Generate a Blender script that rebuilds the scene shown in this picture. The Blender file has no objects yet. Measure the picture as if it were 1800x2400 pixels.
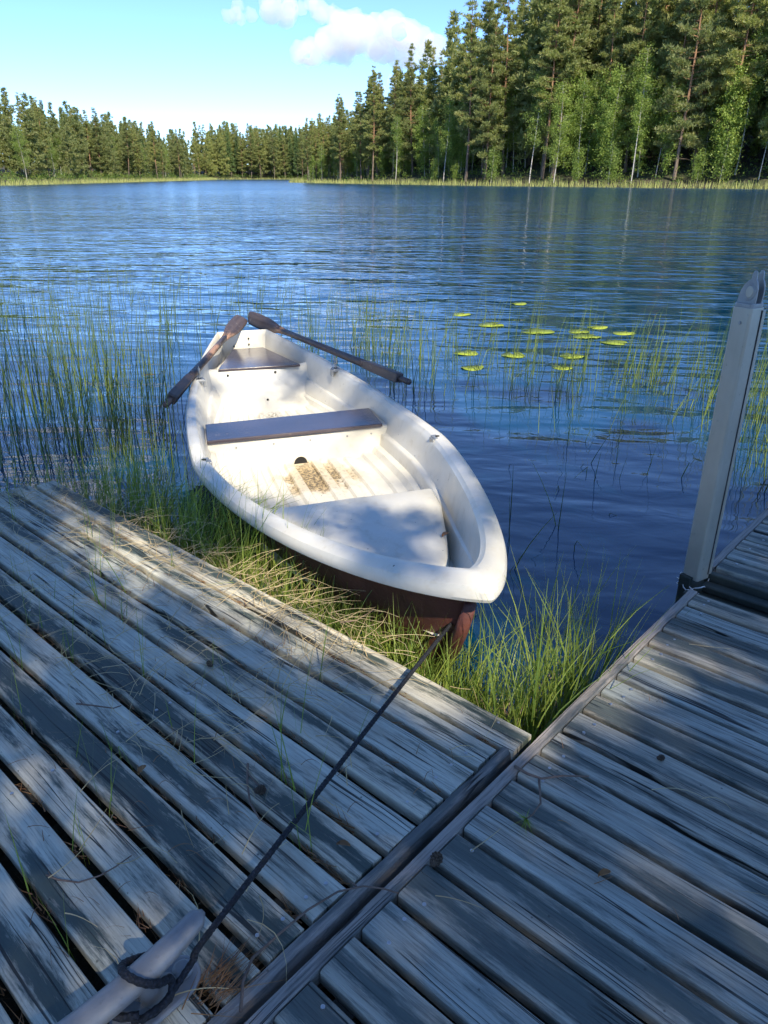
import bpy, math, random
import numpy as np
from mathutils import Vector, Matrix

R = math.radians
rng = np.random.default_rng(7)
random.seed(7)
scene = bpy.context.scene
COL = scene.collection

# ------------------------------------------------------------------ camera
CAM_Z = 1.40                      # eye above the deck boards (deck top is z = 0)
FOC, HOR = 1733.0, 412.0          # photograph: focal length and horizon row in pixels of 1800 x 2400
PITCH = math.atan((1200 - HOR) / FOC)
cam = bpy.data.cameras.new('camera')
cam.sensor_fit = 'VERTICAL'; cam.sensor_height = 24.0
cam.lens = FOC / 2400 * 24.0
cam.clip_start = 0.05; cam.clip_end = 20000
cam_o = bpy.data.objects.new('camera', cam); COL.objects.link(cam_o)
cam_o.location = (0, 0, CAM_Z); cam_o.rotation_euler = (math.pi / 2 - PITCH, 0, 0)
scene.camera = cam_o

# ------------------------------------------------------------------ light
SUN_AZ, SUN_EL = R(20), R(41)     # sun behind the camera, to the right
SUN = np.array([math.sin(SUN_AZ) * math.cos(SUN_EL), -math.cos(SUN_AZ) * math.cos(SUN_EL), math.sin(SUN_EL)])
world = bpy.data.worlds.new('World'); scene.world = world; world.use_nodes = True
wn = world.node_tree; wn.nodes.clear()
sky = wn.nodes.new('ShaderNodeTexSky'); sky.sky_type = 'NISHITA'; sky.sun_disc = False
sky.sun_elevation = SUN_EL
sky.sun_rotation = math.atan2(SUN[0], SUN[1])
sky.air_density = 0.56; sky.dust_density = 0.0; sky.ozone_density = 6.5; sky.altitude = 100
bg = wn.nodes.new('ShaderNodeBackground'); bg.inputs['Strength'].default_value = 0.115
wo = wn.nodes.new('ShaderNodeOutputWorld')
wn.links.new(sky.outputs[0], bg.inputs[0]); wn.links.new(bg.outputs[0], wo.inputs[0])
sl = bpy.data.lights.new('sun', 'SUN'); sl.energy = 3.15; sl.angle = R(0.53); sl.color = (1.0, 0.91, 0.74)
sun_o = bpy.data.objects.new('sun', sl); COL.objects.link(sun_o)
sun_o.rotation_euler = Vector(SUN.tolist()).to_track_quat('Z', 'Y').to_euler()
vs = scene.view_settings
vs.view_transform = 'Standard'; vs.look = 'None'; vs.gamma = 1.0; vs.exposure = 1.42; vs.use_curve_mapping = False
cy = scene.cycles
cy.use_denoising = True; cy.max_bounces = 8; cy.diffuse_bounces = 3; cy.glossy_bounces = 4
cy.transmission_bounces = 4; cy.transparent_max_bounces = 6; cy.volume_bounces = 8
cy.sample_clamp_indirect = 6.0; cy.use_adaptive_sampling = True; cy.adaptive_threshold = 0.02

# ------------------------------------------------------------------ helpers
WZ = -0.30                        # water level
def at(px, py, z):
    """point at height z seen at (px, py) of the photograph at 1659 x 2212"""
    x, y = px * 1800 / 1659, py * 1800 / 1659
    cp, sp = math.cos(PITCH), math.sin(PITCH)
    up = 1200 - y
    r = np.array([x - 900, FOC * cp + up * sp, up * cp - FOC * sp])
    return np.array([0, 0, CAM_Z]) + r * ((z - CAM_Z) / r[2])

DU = np.array([math.cos(R(48)), math.sin(R(48)), 0.0])     # along the dock edge
DN = np.array([-math.sin(R(48)), math.cos(R(48)), 0.0])    # along the boards, away from the dock
def deck(s, t, z=0.0): return DU * s + DN * t + np.array([0, 0, z])

def tri_mesh(name, V, F, smooth=False):
    V = np.asarray(V, dtype=np.float32).reshape(-1, 3); F = np.asarray(F, dtype=np.int32)
    k = F.shape[1]
    me = bpy.data.meshes.new(name)
    me.vertices.add(len(V)); me.vertices.foreach_set('co', V.ravel())
    me.loops.add(F.size); me.loops.foreach_set('vertex_index', F.ravel())
    me.polygons.add(len(F))
    me.polygons.foreach_set('loop_start', np.arange(len(F), dtype=np.int32) * k)
    me.polygons.foreach_set('loop_total', np.full(len(F), k, dtype=np.int32))
    if smooth: me.polygons.foreach_set('use_smooth', np.ones(len(F), dtype=bool))
    me.update(calc_edges=True); me.validate()
    return me

class MB:
    """collects geometry, then links it as one mesh object"""
    def __init__(s): s.v = []; s.f = []
    def add(s, V, F):
        o = len(s.v); s.v += [tuple(float(c) for c in p) for p in V]
        s.f += [tuple(i + o for i in f) for f in F]; return s
    def box(s, c, d, rz=0.0):
        cx, cy_, cz = c; a, b, h = d[0] / 2, d[1] / 2, d[2] / 2
        ca, sa = math.cos(rz), math.sin(rz)
        P = [(x, y, z) for z in (-h, h) for x, y in ((-a, -b), (a, -b), (a, b), (-a, b))]
        P = [(cx + x * ca - y * sa, cy_ + x * sa + y * ca, cz + z) for x, y, z in P]
        return s.add(P, [(0, 3, 2, 1), (4, 5, 6, 7), (0, 1, 5, 4), (1, 2, 6, 5), (2, 3, 7, 6), (3, 0, 4, 7)])
    def tube(s, pts, rad, n=8, caps=True, flat=None):
        pts = [np.asarray(p, float) for p in pts]
        if np.isscalar(rad): rad = [rad] * len(pts)
        V = []; ref = None
        for i, p in enumerate(pts):
            d = pts[min(i + 1, len(pts) - 1)] - pts[max(i - 1, 0)]; d = d / (np.linalg.norm(d) + 1e-9)
            if ref is None:
                ref = np.array([0, 0, 1.0]) if abs(d[2]) < .9 else np.array([1.0, 0, 0])
            a = np.cross(d, ref); a /= np.linalg.norm(a) + 1e-9; b = np.cross(a, d); ref = b
            for k in range(n):
                th = 2 * math.pi * (k + .5) / n
                fa, fb = flat[i] if flat else (1, 1)
                V.append(p + rad[i] * (math.cos(th) * a * fa + math.sin(th) * b * fb))
        F = [(i * n + k, i * n + (k + 1) % n, (i + 1) * n + (k + 1) % n, (i + 1) * n + k) for i in range(len(pts) - 1) for k in range(n)]
        if caps: F += [tuple(range(n - 1, -1, -1)), tuple((len(pts) - 1) * n + k for k in range(n))]
        return s.add(V, F)
    def prism(s, outline, z0, z1):
        n = len(outline)
        V = [(x, y, z0) for x, y in outline] + [(x, y, z1) for x, y in outline]
        return s.add(V, [tuple(range(n - 1, -1, -1)), tuple(range(n, 2 * n))] + [(i, (i + 1) % n, n + (i + 1) % n, n + i) for i in range(n)])
    def grid(s, G):
        G = np.asarray(G); a, b = G.shape[:2]
        return s.add(G.reshape(-1, 3), [(i * b + j, i * b + j + 1, (i + 1) * b + j + 1, (i + 1) * b + j) for i in range(a - 1) for j in range(b - 1)])
    def build(s, name, mat, parent=None, smooth=False, bevel=0.0, loc=None):
        me = bpy.data.meshes.new(name); me.from_pydata(s.v, [], s.f); me.update()
        return link(name, me, mat, parent, smooth, bevel, loc)

def link(name, me, mat, parent=None, smooth=False, bevel=0.0, loc=None):
    o = bpy.data.objects.new(name, me); COL.objects.link(o)
    if mat is not None and not len(me.materials):
        for m in (mat if isinstance(mat, (list, tuple)) else [mat]): me.materials.append(m)
    if smooth: me.polygons.foreach_set('use_smooth', [True] * len(me.polygons))
    if parent is not None: o.parent = parent
    if loc is not None: o.location = loc
    if bevel:
        b = o.modifiers.new('bevel', 'BEVEL'); b.width = bevel; b.segments = 2; b.limit_method = 'ANGLE'; b.angle_limit = R(40)
    return o

def tag(o, label=None, cat=None, group=None, kind=None):
    if label: o['label'] = label
    if cat: o['category'] = cat
    if group: o['group'] = group
    if kind: o['kind'] = kind
    return o
def thing(name, label, cat, loc=(0, 0, 0), rz=0.0, group=None):
    o = bpy.data.objects.new(name, None); COL.objects.link(o); o.empty_display_size = .1
    o.location = tuple(float(c) for c in loc); o.rotation_euler = (0, 0, rz)
    return tag(o, label, cat, group)
def copy_tree(o, parent=None):
    c = o.copy(); COL.objects.link(c); c.parent = parent
    for ch in list(o.children): copy_tree(ch, c)
    return c

# ------------------------------------------------------------------ materials
class NT:
    def __init__(s, name):
        s.m = bpy.data.materials.new(name); s.m.use_nodes = True
        s.t = s.m.node_tree; s.t.nodes.clear()
        s.out = s.t.nodes.new('ShaderNodeOutputMaterial')
    def n(s, typ, ins=None, **props):
        nd = s.t.nodes.new('ShaderNode' + typ)
        for k, v in props.items(): setattr(nd, k, v)
        for k, v in (ins or {}).items(): s.set(nd.inputs[k], v)
        return nd
    def set(s, sock, v):
        if isinstance(v, bpy.types.NodeSocket): s.t.links.new(v, sock)
        elif isinstance(v, bpy.types.Node): s.t.links.new(v.outputs[0], sock)
        else:
            if sock.type == 'RGBA' and len(v) == 3: v = (*v, 1)
            sock.default_value = v
    def math(s, op, a, b=0.0, c=0.0, clamp=False):
        nd = s.n('Math', operation=op, use_clamp=clamp)
        for i, v in enumerate((a, b, c)): s.set(nd.inputs[i], v)
        return nd.outputs[0]
    def mapr(s, v, a, b, c=0.0, d=1.0, smooth=False):
        nd = s.n('MapRange', {0: v, 1: a, 2: b, 3: c, 4: d}, interpolation_type='SMOOTHSTEP' if smooth else 'LINEAR'); return nd.outputs[0]
    def mix(s, fac, a, b, blend='MIX'):
        nd = s.n('MixRGB', blend_type=blend)
        s.set(nd.inputs[0], fac); s.set(nd.inputs[1], a); s.set(nd.inputs[2], b); return nd.outputs[0]
    def noise(s, vec, scale, detail=4.0, rough=.55, dist=0.0):
        return s.n('TexNoise', {'Vector': vec, 'Scale': scale, 'Detail': detail, 'Roughness': rough, 'Distortion': dist}).outputs[0]
    def mapping(s, vec, scale=(1, 1, 1), rot=(0, 0, 0), loc=(0, 0, 0)):
        return s.n('Mapping', {'Vector': vec, 'Scale': scale, 'Rotation': rot, 'Location': loc}).outputs[0]
    def bump(s, h, dist=.01, strength=1.0, normal=None):
        nd = s.n('Bump', {'Height': h, 'Distance': dist, 'Strength': strength})
        if normal is not None: s.set(nd.inputs['Normal'], normal)
        return nd.outputs[0]
    def bsdf(s, color, rough=.6, normal=None, **kw):
        p = s.n('BsdfPrincipled', {'Base Color': color, 'Roughness': rough})
        for k, v in kw.items(): s.set(p.inputs[k.replace('_', ' ')], v)
        if normal is not None: s.set(p.inputs['Normal'], normal)
        return p
    def done(s, shader, vol=None):
        if shader is not None: s.t.links.new(shader.outputs[0], s.out.inputs[0])
        if vol is not None: s.t.links.new(vol.outputs[0], s.out.inputs[1])
        return s.m

def plain(name, color, rough=.6, metal=0.0, var=.25, scale=8.0, bump=.002):
    t = NT(name); co = t.n('TexCoord').outputs['Object']
    a = t.noise(co, scale, 5.0, .6); b = t.noise(co, scale * 9, 4.0, .6)
    c = t.mix(t.mapr(a, .3, .7), tuple(x * (1 - var) for x in color), tuple(min(1, x * (1 + var)) for x in color))
    return t.done(t.bsdf(c, t.mapr(b, .3, .7, rough * .85, min(1, rough * 1.15)), t.bump(b, bump), Metallic=metal))

def wood_material(name, light, mid, dark, patch_lo, patch_gain, streak):
    """weathered decking: silver grain, dark worn film down the middle of each board, cracks and knots"""
    t = NT(name)
    tc = t.n('TexCoord').outputs['Object']; oi = t.n('ObjectInfo').outputs['Random']
    off = t.n('CombineXYZ', {0: t.math('MULTIPLY', oi, 37.0), 1: t.math('MULTIPLY', oi, 11.3), 2: t.math('MULTIPLY', oi, 5.7)}).outputs[0]
    v = t.n('VectorMath', {0: tc, 1: off}, operation='ADD').outputs[0]
    warp = t.noise(t.mapping(v, (1.6, 6, 6)), 1.0, 2.0)
    vw = t.n('VectorMath', {0: v, 1: t.n('CombineXYZ', {1: t.math('MULTIPLY', t.math('SUBTRACT', warp, .5), .03)}).outputs[0]}, operation='ADD').outputs[0]
    fine = t.noise(t.mapping(vw, (7, 190, 50)), 1.0, 6.0, .72)
    grain = t.noise(t.mapping(vw, (2.2, 75, 14)), 1.0, 6.0, .68)
    broad = t.noise(t.mapping(v, (.9, 5, 3)), 1.0, 4.0, .6)
    y = t.n('SeparateXYZ', {0: tc}).outputs[1]
    mid_bias = t.mapr(t.math('ABSOLUTE', t.math('ADD', y, t.math('MULTIPLY', t.math('SUBTRACT', oi, .5), .05))), 0.0, .052, .16, -.14)
    pn = t.noise(t.mapping(vw, (2.6, 13, 6)), 1.0, 9.0, .70)
    pn2 = t.noise(t.mapping(vw, (9, 120, 30)), 1.0, 5.0, .7)
    frac = t.math('FRACT', t.math('MULTIPLY', oi, 17.31))
    pm = t.math('ADD', t.math('ADD', pn, mid_bias), t.math('MULTIPLY', t.math('SUBTRACT', pn2, .5), .35))
    pm = t.math('ADD', pm, t.math('MULTIPLY', t.math('SUBTRACT', broad, .5), .55))
    pm = t.math('ADD', pm, t.mapr(frac, 0, 1, -.14, .10))
    patch = t.mapr(t.math('ADD', pm, t.math('MULTIPLY', t.math('SUBTRACT', fine, .5), .30)), patch_lo - .02, patch_lo + .12, 0, 1)
    c = t.mix(t.mapr(grain, .32, .68), mid, light)
    c = t.mix(t.math('MULTIPLY', t.mapr(broad, .4, .7), .45), c, mid)
    tint = t.mix(frac, (.90, .97, .98), (1.10, 1.0, .88))
    c = t.mix(t.mapr(t.noise(t.mapping(v, (3.5, 10, 3), loc=(4, 8, 2)), 1.0, 5.0, .65), .5, .66, 0, .45), c, (.30, .235, .165))
    c = t.mix(1.0, c, tint, 'MULTIPLY')
    c = t.mix(t.math('MULTIPLY', patch, patch_gain), c, dark)
    c = t.mix(t.mapr(fine, .50, .34, 0, streak), c, (.05, .050, .048))
    cr = t.noise(t.mapping(vw, (.45, 30, 4)), 1.0, 2.0, .5)
    crack = t.mapr(t.math('ABSOLUTE', t.math('SUBTRACT', cr, .52)), .006, .013, 1, 0)
    gate = t.mapr(t.noise(t.mapping(v, (2.4, 9, 3), loc=(9, 3, 1)), 1.0, 2.0), .46, .54)
    crack = t.math('MULTIPLY', crack, gate)
    c = t.mix(t.math('MULTIPLY', crack, .9), c, (.008, .009, .01))
    vor = t.n('TexVoronoi', {'Vector': t.mapping(v, (1.9, 7.5, 0.001)), 'Scale': 1.0, 'Randomness': .9})
    keep = t.math('GREATER_THAN', t.n('SeparateColor', {0: vor.outputs['Color']}).outputs[0], .50)
    kd = t.math('ADD', vor.outputs['Distance'], t.math('MULTIPLY', t.math('SUBTRACT', pn, .5), .03))
    knot = t.math('MULTIPLY', t.mapr(kd, .055, .085, 1, 0, True), keep)
    ringk = t.math('MULTIPLY', t.mapr(t.math('ABSOLUTE', t.math('SUBTRACT', kd, .10)), .0, .025, .5, 0), keep)
    c = t.mix(t.math('MAXIMUM', t.math('MULTIPLY', knot, .8), t.math('MULTIPLY', ringk, .6)), c, (.055, .045, .04))
    dots = t.n('TexVoronoi', {'Vector': v, 'Scale': 38.0})
    dm = t.math('MULTIPLY', t.mapr(dots.outputs['Distance'], .08, .14, 1, 0), t.math('GREATER_THAN', t.n('SeparateColor', {0: dots.outputs['Color']}).outputs[1], .90))
    c = t.mix(t.math('MULTIPLY', dm, .6), c, (.02, .02, .02))
    h = t.math('ADD', t.math('MULTIPLY', grain, .5), t.math('MULTIPLY', fine, .5))
    h = t.math('SUBTRACT', h, t.math('MULTIPLY', crack, 1.6))
    h = t.math('SUBTRACT', h, t.math('MULTIPLY', patch, -.18))
    nrm = t.bump(h, .0035, .9)
    return t.done(t.bsdf(c, t.mapr(patch, 0, 1, .82, .6), nrm))

M = {}
M['wood_l'] = wood_material('weathered_deck_wood', (.72, .69, .58), (.46, .44, .37), (.030, .055, .050), .515, .94, .50)
M['wood_r'] = wood_material('darker_dock_wood', (.54, .53, .46), (.26, .265, .24), (.040, .068, .066), .53, .82, .70)
M['wood_dark'] = plain('damp_timber', (.06, .055, .045), .8, 0, .4, 14)
M['fascia'] = wood_material('fascia_wood', (.46, .40, .36), (.25, .225, .21), (.05, .075, .075), .54, .75, .6)
M['nail'] = plain('galvanised_nail', (.55, .56, .57), .35, .9, .1, 60, .0)
M['alu'] = None

def alu_material():
    t = NT('brushed_aluminium'); co = t.n('TexCoord').outputs['Object']
    a = t.noise(t.mapping(co, (30, 30, .8)), 1.0, 5.0, .6); b = t.noise(co, 6.0, 5.0, .6)
    c = t.mix(t.mapr(b, .3, .75), (.43, .40, .325), (.53, .50, .42))
    spots = t.mapr(t.noise(co, 45.0, 3.0), .66, .72)
    c = t.mix(t.math('MULTIPLY', spots, .4), c, (.25, .24, .22))
    return t.done(t.bsdf(c, t.mapr(a, .3, .7, .36, .55), t.bump(a, .0006), Metallic=.45))
M['alu'] = alu_material()
M['cast'] = plain('cast_grey_metal', (.34, .345, .34), .45, .55, .15, 20, .001)
M['dark_steel'] = plain('green_grey_steel', (.045, .055, .045), .55, .3, .3, 10, .001)
M['black'] = plain('black_rubber', (.012, .012, .014), .7, 0, .2)
M['wire'] = plain('white_wire', (.75, .75, .73), .4, .2, .05)

def cleat_material():
    t = NT('worn_galvanised_casting'); co = t.n('TexCoord').outputs['Object']
    a = t.noise(co, 9.0, 6.0, .65); b = t.noise(co, 70.0, 4.0, .6)
    c = t.mix(t.mapr(a, .35, .7), (.20, .205, .21), (.31, .315, .32))
    c = t.mix(t.mapr(b, .62, .74, 0, .5), c, (.16, .15, .15))
    return t.done(t.bsdf(c, t.mapr(a, .3, .7, .42, .62), t.bump(b, .0012, .7), Metallic=.35))
M['cleat'] = cleat_material()

def rope_material():
    t = NT('braided_navy_rope'); co = t.n('TexCoord').outputs['Object']
    v = t.n('TexVoronoi', {'Vector': co, 'Scale': 150.0}); n = t.noise(co, 300.0, 3.0)
    c = t.mix(t.mapr(v.outputs['Distance'], .1, .6), (.020, .023, .034), (.006, .007, .010))
    c = t.mix(t.mapr(n, .64, .78, 0, .4), c, (.10, .10, .12))
    return t.done(t.bsdf(c, .75, t.bump(t.math('SUBTRACT', 1.0, v.outputs['Distance']), .003, 1.0)))
M['rope'] = rope_material()

def boat_white():
    t = NT('aged_white_gelcoat'); co = t.n('TexCoord').outputs['Object']
    a = t.noise(co, 2.2, 5.0, .6); b = t.noise(co, 14.0, 6.0, .65)
    c = t.mix(t.mapr(a, .35, .7), (.62, .58, .48), (.70, .675, .60))
    c = t.mix(t.mapr(b, .56, .74, 0, .5), c, (.50, .43, .30))
    sp = t.n('TexVoronoi', {'Vector': co, 'Scale': 17.0})
    on = t.math('GREATER_THAN', t.n('SeparateColor', {0: sp.outputs['Color']}).outputs[0], .50)
    r = t.math('MULTIPLY', t.n('SeparateColor', {0: sp.outputs['Color']}).outputs[1], .055)
    dot = t.math('MULTIPLY', t.math('LESS_THAN', sp.outputs['Distance'], t.math('ADD', r, .022)), on)
    c = t.mix(t.math('MULTIPLY', dot, .85), c, (.05, .045, .035))
    s = t.n('SeparateXYZ', {0: co})
    # pooled dirt on the sole boards, deepest near the drain hole
    low = t.mapr(s.outputs[2], .075, .05)
    dx = t.math('SUBTRACT', s.outputs[0], 2.55); dy = t.math('SUBTRACT', s.outputs[1], .02)
    d2 = t.math('ADD', t.math('MULTIPLY', t.math('MULTIPLY', dx, dx), 7.0), t.math('MULTIPLY', t.math('MULTIPLY', dy, dy), 9.0))
    near = t.mapr(d2, 1.1, .1)
    st = t.mapr(t.math('ADD', t.noise(co, 5.0, 5.0, .6), t.math('MULTIPLY', near, .25)), .58, .72)
    st = t.math('MULTIPLY', t.math('MULTIPLY', st, near), low)
    c = t.mix(t.math('MULTIPLY', st, .75), c, (.44, .27, .055))
    gr = t.math('MULTIPLY', t.mapr(t.math('ADD', t.noise(co, 46.0, 6.0, .75), t.math('MULTIPLY', st, .16)), .60, .68), t.math('MULTIPLY', near, low))
    c = t.mix(t.math('MULTIPLY', gr, .9), c, (.055, .035, .02))
    # dirt under the aft seat
    ex = t.math('SUBTRACT', s.outputs[0], 1.30); e2 = t.math('ADD', t.math('MULTIPLY', t.math('MULTIPLY', ex, ex), 22.0), t.math('MULTIPLY', t.math('MULTIPLY', s.outputs[1], s.outputs[1]), 45.0))
    gr2 = t.math('MULTIPLY', t.mapr(t.noise(co, 60.0, 5.0, .7), .50, .58), t.math('MULTIPLY', t.mapr(e2, 1.0, .3), low))
    c = t.mix(t.math('MULTIPLY', gr2, .85), c, (.12, .09, .05))
    # runs and scuffs on the flanks
    run = t.noise(t.mapping(co, (16, 16, 1.2)), 1.0, 5.0, .6)
    c = t.mix(t.mapr(run, .62, .78, 0, .35), c, (.46, .43, .36))
    crk = t.n('TexVoronoi', {'Vector': t.n('VectorMath', {0: co, 1: t.n('TexNoise', {'Vector': co, 'Scale': 9.0}).outputs[1]}, operation='ADD').outputs[0], 'Scale': 11.0}, feature='DISTANCE_TO_EDGE')
    cm = t.math('MULTIPLY', t.mapr(crk.outputs[0], .012, .0, 0, 1), t.mapr(t.noise(co, 3.0, 3.0), .55, .65))
    h = t.math('SUBTRACT', t.math('MULTIPLY', b, .6), t.math('MULTIPLY', cm, .8))
    nrm = t.bump(h, .004, .55)
    return t.done(t.bsdf(c, t.mapr(b, .3, .7, .30, .5), nrm))
M['boat'] = boat_white()
M['hull_red'] = plain('faded_red_antifouling', (.095, .030, .022), .6, 0, .4, 5, .002)
M['hole'] = plain('dark_hole', (.01, .01, .01), .9)

def varnish(name, ca, cb, rough):
    t = NT(name); co = t.n('TexCoord').outputs['Object']
    a = t.noise(t.mapping(co, (60, 3.0, 60)), 1.0, 5.0, .6); b = t.noise(co, 7.0, 6.0, .65); n = t.noise(co, 50.0, 4.0)
    c = t.mix(t.mapr(a, .3, .7), ca, cb)
    c = t.mix(t.mapr(t.math('ADD', b, t.math('MULTIPLY', n, .2)), .70, .80, 0, .6), c, (.22, .17, .14))
    return t.done(t.bsdf(c, t.mapr(b, .3, .7, rough * .8, rough * 1.3), t.bump(a, .0008), Coat_Weight=.4, Coat_Roughness=.2))
M['seat'] = varnish('dark_seat_film_plywood', (.045, .034, .042), (.072, .056, .066), .20)

def oar_wood():
    t = NT('flaking_varnished_oar'); co = t.n('TexCoord').outputs['Object']
    a = t.noise(t.mapping(co, (2.0, 40, 40)), 1.0, 5.0, .6); b = t.noise(t.mapping(co, (5, 16, 16)), 1.0, 7.0, .7)
    c = t.mix(t.mapr(a, .3, .7), (.050, .036, .034), (.12, .085, .070))
    x = t.n('SeparateXYZ', {0: co}).outputs[0]
    worn = t.math('MULTIPLY', t.mapr(b, .50, .60), t.math('MULTIPLY', t.mapr(x, .35, .6), t.mapr(x, 1.35, 1.15)))
    c = t.mix(t.math('MULTIPLY', worn, .85), c, (.42, .24, .15))
    c = t.mix(t.mapr(t.noise(co, 22.0, 5.0, .7), .63, .70, 0, .55), c, (.36, .33, .30))
    return t.done(t.bsdf(c, .5, t.bump(b, .003, .7)))
M['oar'] = oar_wood()

def leaf_mat(name, ca, cb, cc=None, trans=.35, rough=.55, scale=.7, byobj=.35):
    t = NT(name); geo = t.n('NewGeometry'); co = t.n('TexCoord').outputs['Object']; oi = t.n('ObjectInfo').outputs['Random']
    r = geo.outputs['Random Per Island']
    c = t.mix(r, ca, cb)
    if cc is not None: c = t.mix(t.mapr(t.noise(co, scale, 3.0), .5, .68), c, cc)
    c = t.mix(byobj, c, t.mix(1.0, c, t.mix(oi, (.55, .62, .7), (1.5, 1.38, 1.0)), 'MULTIPLY'))
    p = t.bsdf(c, rough); tr = t.n('BsdfTranslucent', {'Color': t.mix(1.0, c, (1.25, 1.35, .7), 'MULTIPLY')})
    mx = t.n('MixShader', {0: trans}); t.t.links.new(p.outputs[0], mx.inputs[1]); t.t.links.new(tr.outputs[0], mx.inputs[2])
    return t.done(mx)
M['pine'] = leaf_mat('pine_needles', (.17, .215, .075), (.31, .33, .125), (.33, .325, .13), .40)
M['spruce'] = leaf_mat('spruce_needles', (.10, .165, .065), (.18, .25, .095), None, .25)
M['birch'] = leaf_mat('birch_leaves', (.14, .22, .045), (.27, .35, .08), None, .38)
M['shrub'] = leaf_mat('shore_shrub_leaves', (.07, .14, .03), (.16, .24, .05), (.22, .24, .05), .4)
M['sedge'] = leaf_mat('far_sedge', (.30, .34, .11), (.52, .52, .20), None, .35)
M['reed'] = leaf_mat('green_rush', (.09, .17, .045), (.28, .36, .08), None, .3, .4)
M['grass'] = leaf_mat('green_sedge_grass', (.10, .18, .035), (.33, .40, .085), None, .4, .45)
M['straw'] = leaf_mat('dry_straw', (.36, .27, .15), (.60, .48, .30), None, .25)
M['needles'] = leaf_mat('brown_pine_needles', (.20, .085, .03), (.36, .19, .08), None, .1)
M['lily'] = leaf_mat('lily_pad_leaf', (.24, .34, .04), (.40, .46, .06), None, .2, .35)

def bark(name, lo, hi, zsplit):
    t = NT(name); co = t.n('TexCoord').outputs['Object']; z = t.n('SeparateXYZ', {0: co}).outputs[2]
    n = t.noise(t.mapping(co, (6, 6, 1.2)), 1.0, 6.0, .65)
    c = t.mix(t.mapr(t.math('ADD', z, t.math('MULTIPLY', n, 4)), zsplit, zsplit + 4), lo, hi)
    c = t.mix(t.mapr(n, .35, .65), t.mix(1.0, c, (.5, .5, .5), 'MULTIPLY'), c)
    return t.done(t.bsdf(c, .85, t.bump(n, .03)))
M['bark_pine'] = bark('pine_bark', (.19, .145, .11), (.36, .20, .11), 6)
M['bark_spruce'] = bark('spruce_bark', (.14, .11, .09), (.16, .12, .10), 6)
def birch_bark():
    t = NT('birch_bark'); co = t.n('TexCoord').outputs['Object']
    n = t.noise(t.mapping(co, (3, 3, 9)), 1.0, 4.0, .6)
    return t.done(t.bsdf(t.mix(t.mapr(n, .56, .64), (.46, .44, .40), (.06, .055, .05)), .7))
M['bark_birch'] = birch_bark()
M['twig'] = plain('dry_twig', (.17, .115, .085), .8, 0, .3, 30)
M['cone'] = plain('pine_cone_scales', (.10, .068, .045), .8, 0, .4, 40)

def ground_mat():
    t = NT('forest_floor'); co = t.n('TexCoord').outputs['Object']
    a = t.noise(co, 1.5, 8.0, .65); b = t.noise(co, 14.0, 6.0, .7); big = t.noise(co, .08, 4.0)
    c = t.mix(t.mapr(a, .35, .65), (.030, .026, .018), (.075, .062, .035))
    c = t.mix(t.mapr(big, .45, .6, 0, .6), c, (.06, .085, .025))
    c = t.mix(t.mapr(b, .6, .7, 0, .5), c, (.14, .10, .055))
    return t.done(t.bsdf(c, .9, t.bump(b, .03)))
M['ground'] = ground_mat()

def water_mat():
    t = NT('lake_water'); co = t.n('TexCoord').outputs['Object']
    s = t.n('SeparateXYZ', {0: co}); x, y = s.outputs[0], s.outputs[1]
    wv = t.mapping(co, (1, 1, 1), (0, 0, R(8)))
    n1 = t.noise(t.mapping(wv, (1.2, 2.9, 1)), 1.0, 2.0, .5, .7)
    n2 = t.noise(t.mapping(wv, (.42, 1.15, 1), loc=(3, 7, 0)), 1.0, 2.0, .5, .9)
    n5 = t.noise(t.mapping(wv, (.14, .42, 1), loc=(9, 2, 0)), 1.0, 2.0, .5, .9)
    n4 = t.noise(t.mapping(wv, (2.6, 6.0, 1)), 1.0, 2.0, .5, .5)
    gust = t.mapr(t.noise(t.mapping(co, (.03, .06, 1)), 1.0, 3.0), .35, .65, .55, 1.25)
    open_ = t.mapr(y, 5.0, 13.0, 0.0, 1.0, True)
    sumw = t.math('ADD', t.math('ADD', t.math('MULTIPLY', n1, .050), t.math('MULTIPLY', n2, .105)), t.math('ADD', t.math('MULTIPLY', n4, .010), t.math('MULTIPLY', n5, .20)))
    far = t.math('MULTIPLY', sumw, t.math('MULTIPLY', gust, t.mapr(open_, 0, 1, .06, 1.0)))
    c1 = t.noise(t.mapping(wv, (.8, 2.3, 1), (0, 0, R(-18))), 1.0, 2.0, .5, .3)
    c2 = t.noise(t.mapping(wv, (3.5, 7.0, 1), (0, 0, R(25))), 1.0, 2.0, .5, .6)
    near = t.math('ADD', t.math('MULTIPLY', c1, .024), t.math('MULTIPLY', c2, .0035))
    h = t.math('ADD', far, near)
    nrm = t.bump(h, 1.0, 1.0)
    p = t.bsdf((.001, .038, .092), t.mapr(y, 8, 110, .02, .20), nrm, IOR=1.72)
    return t.done(p)
M['water'] = water_mat()

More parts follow.
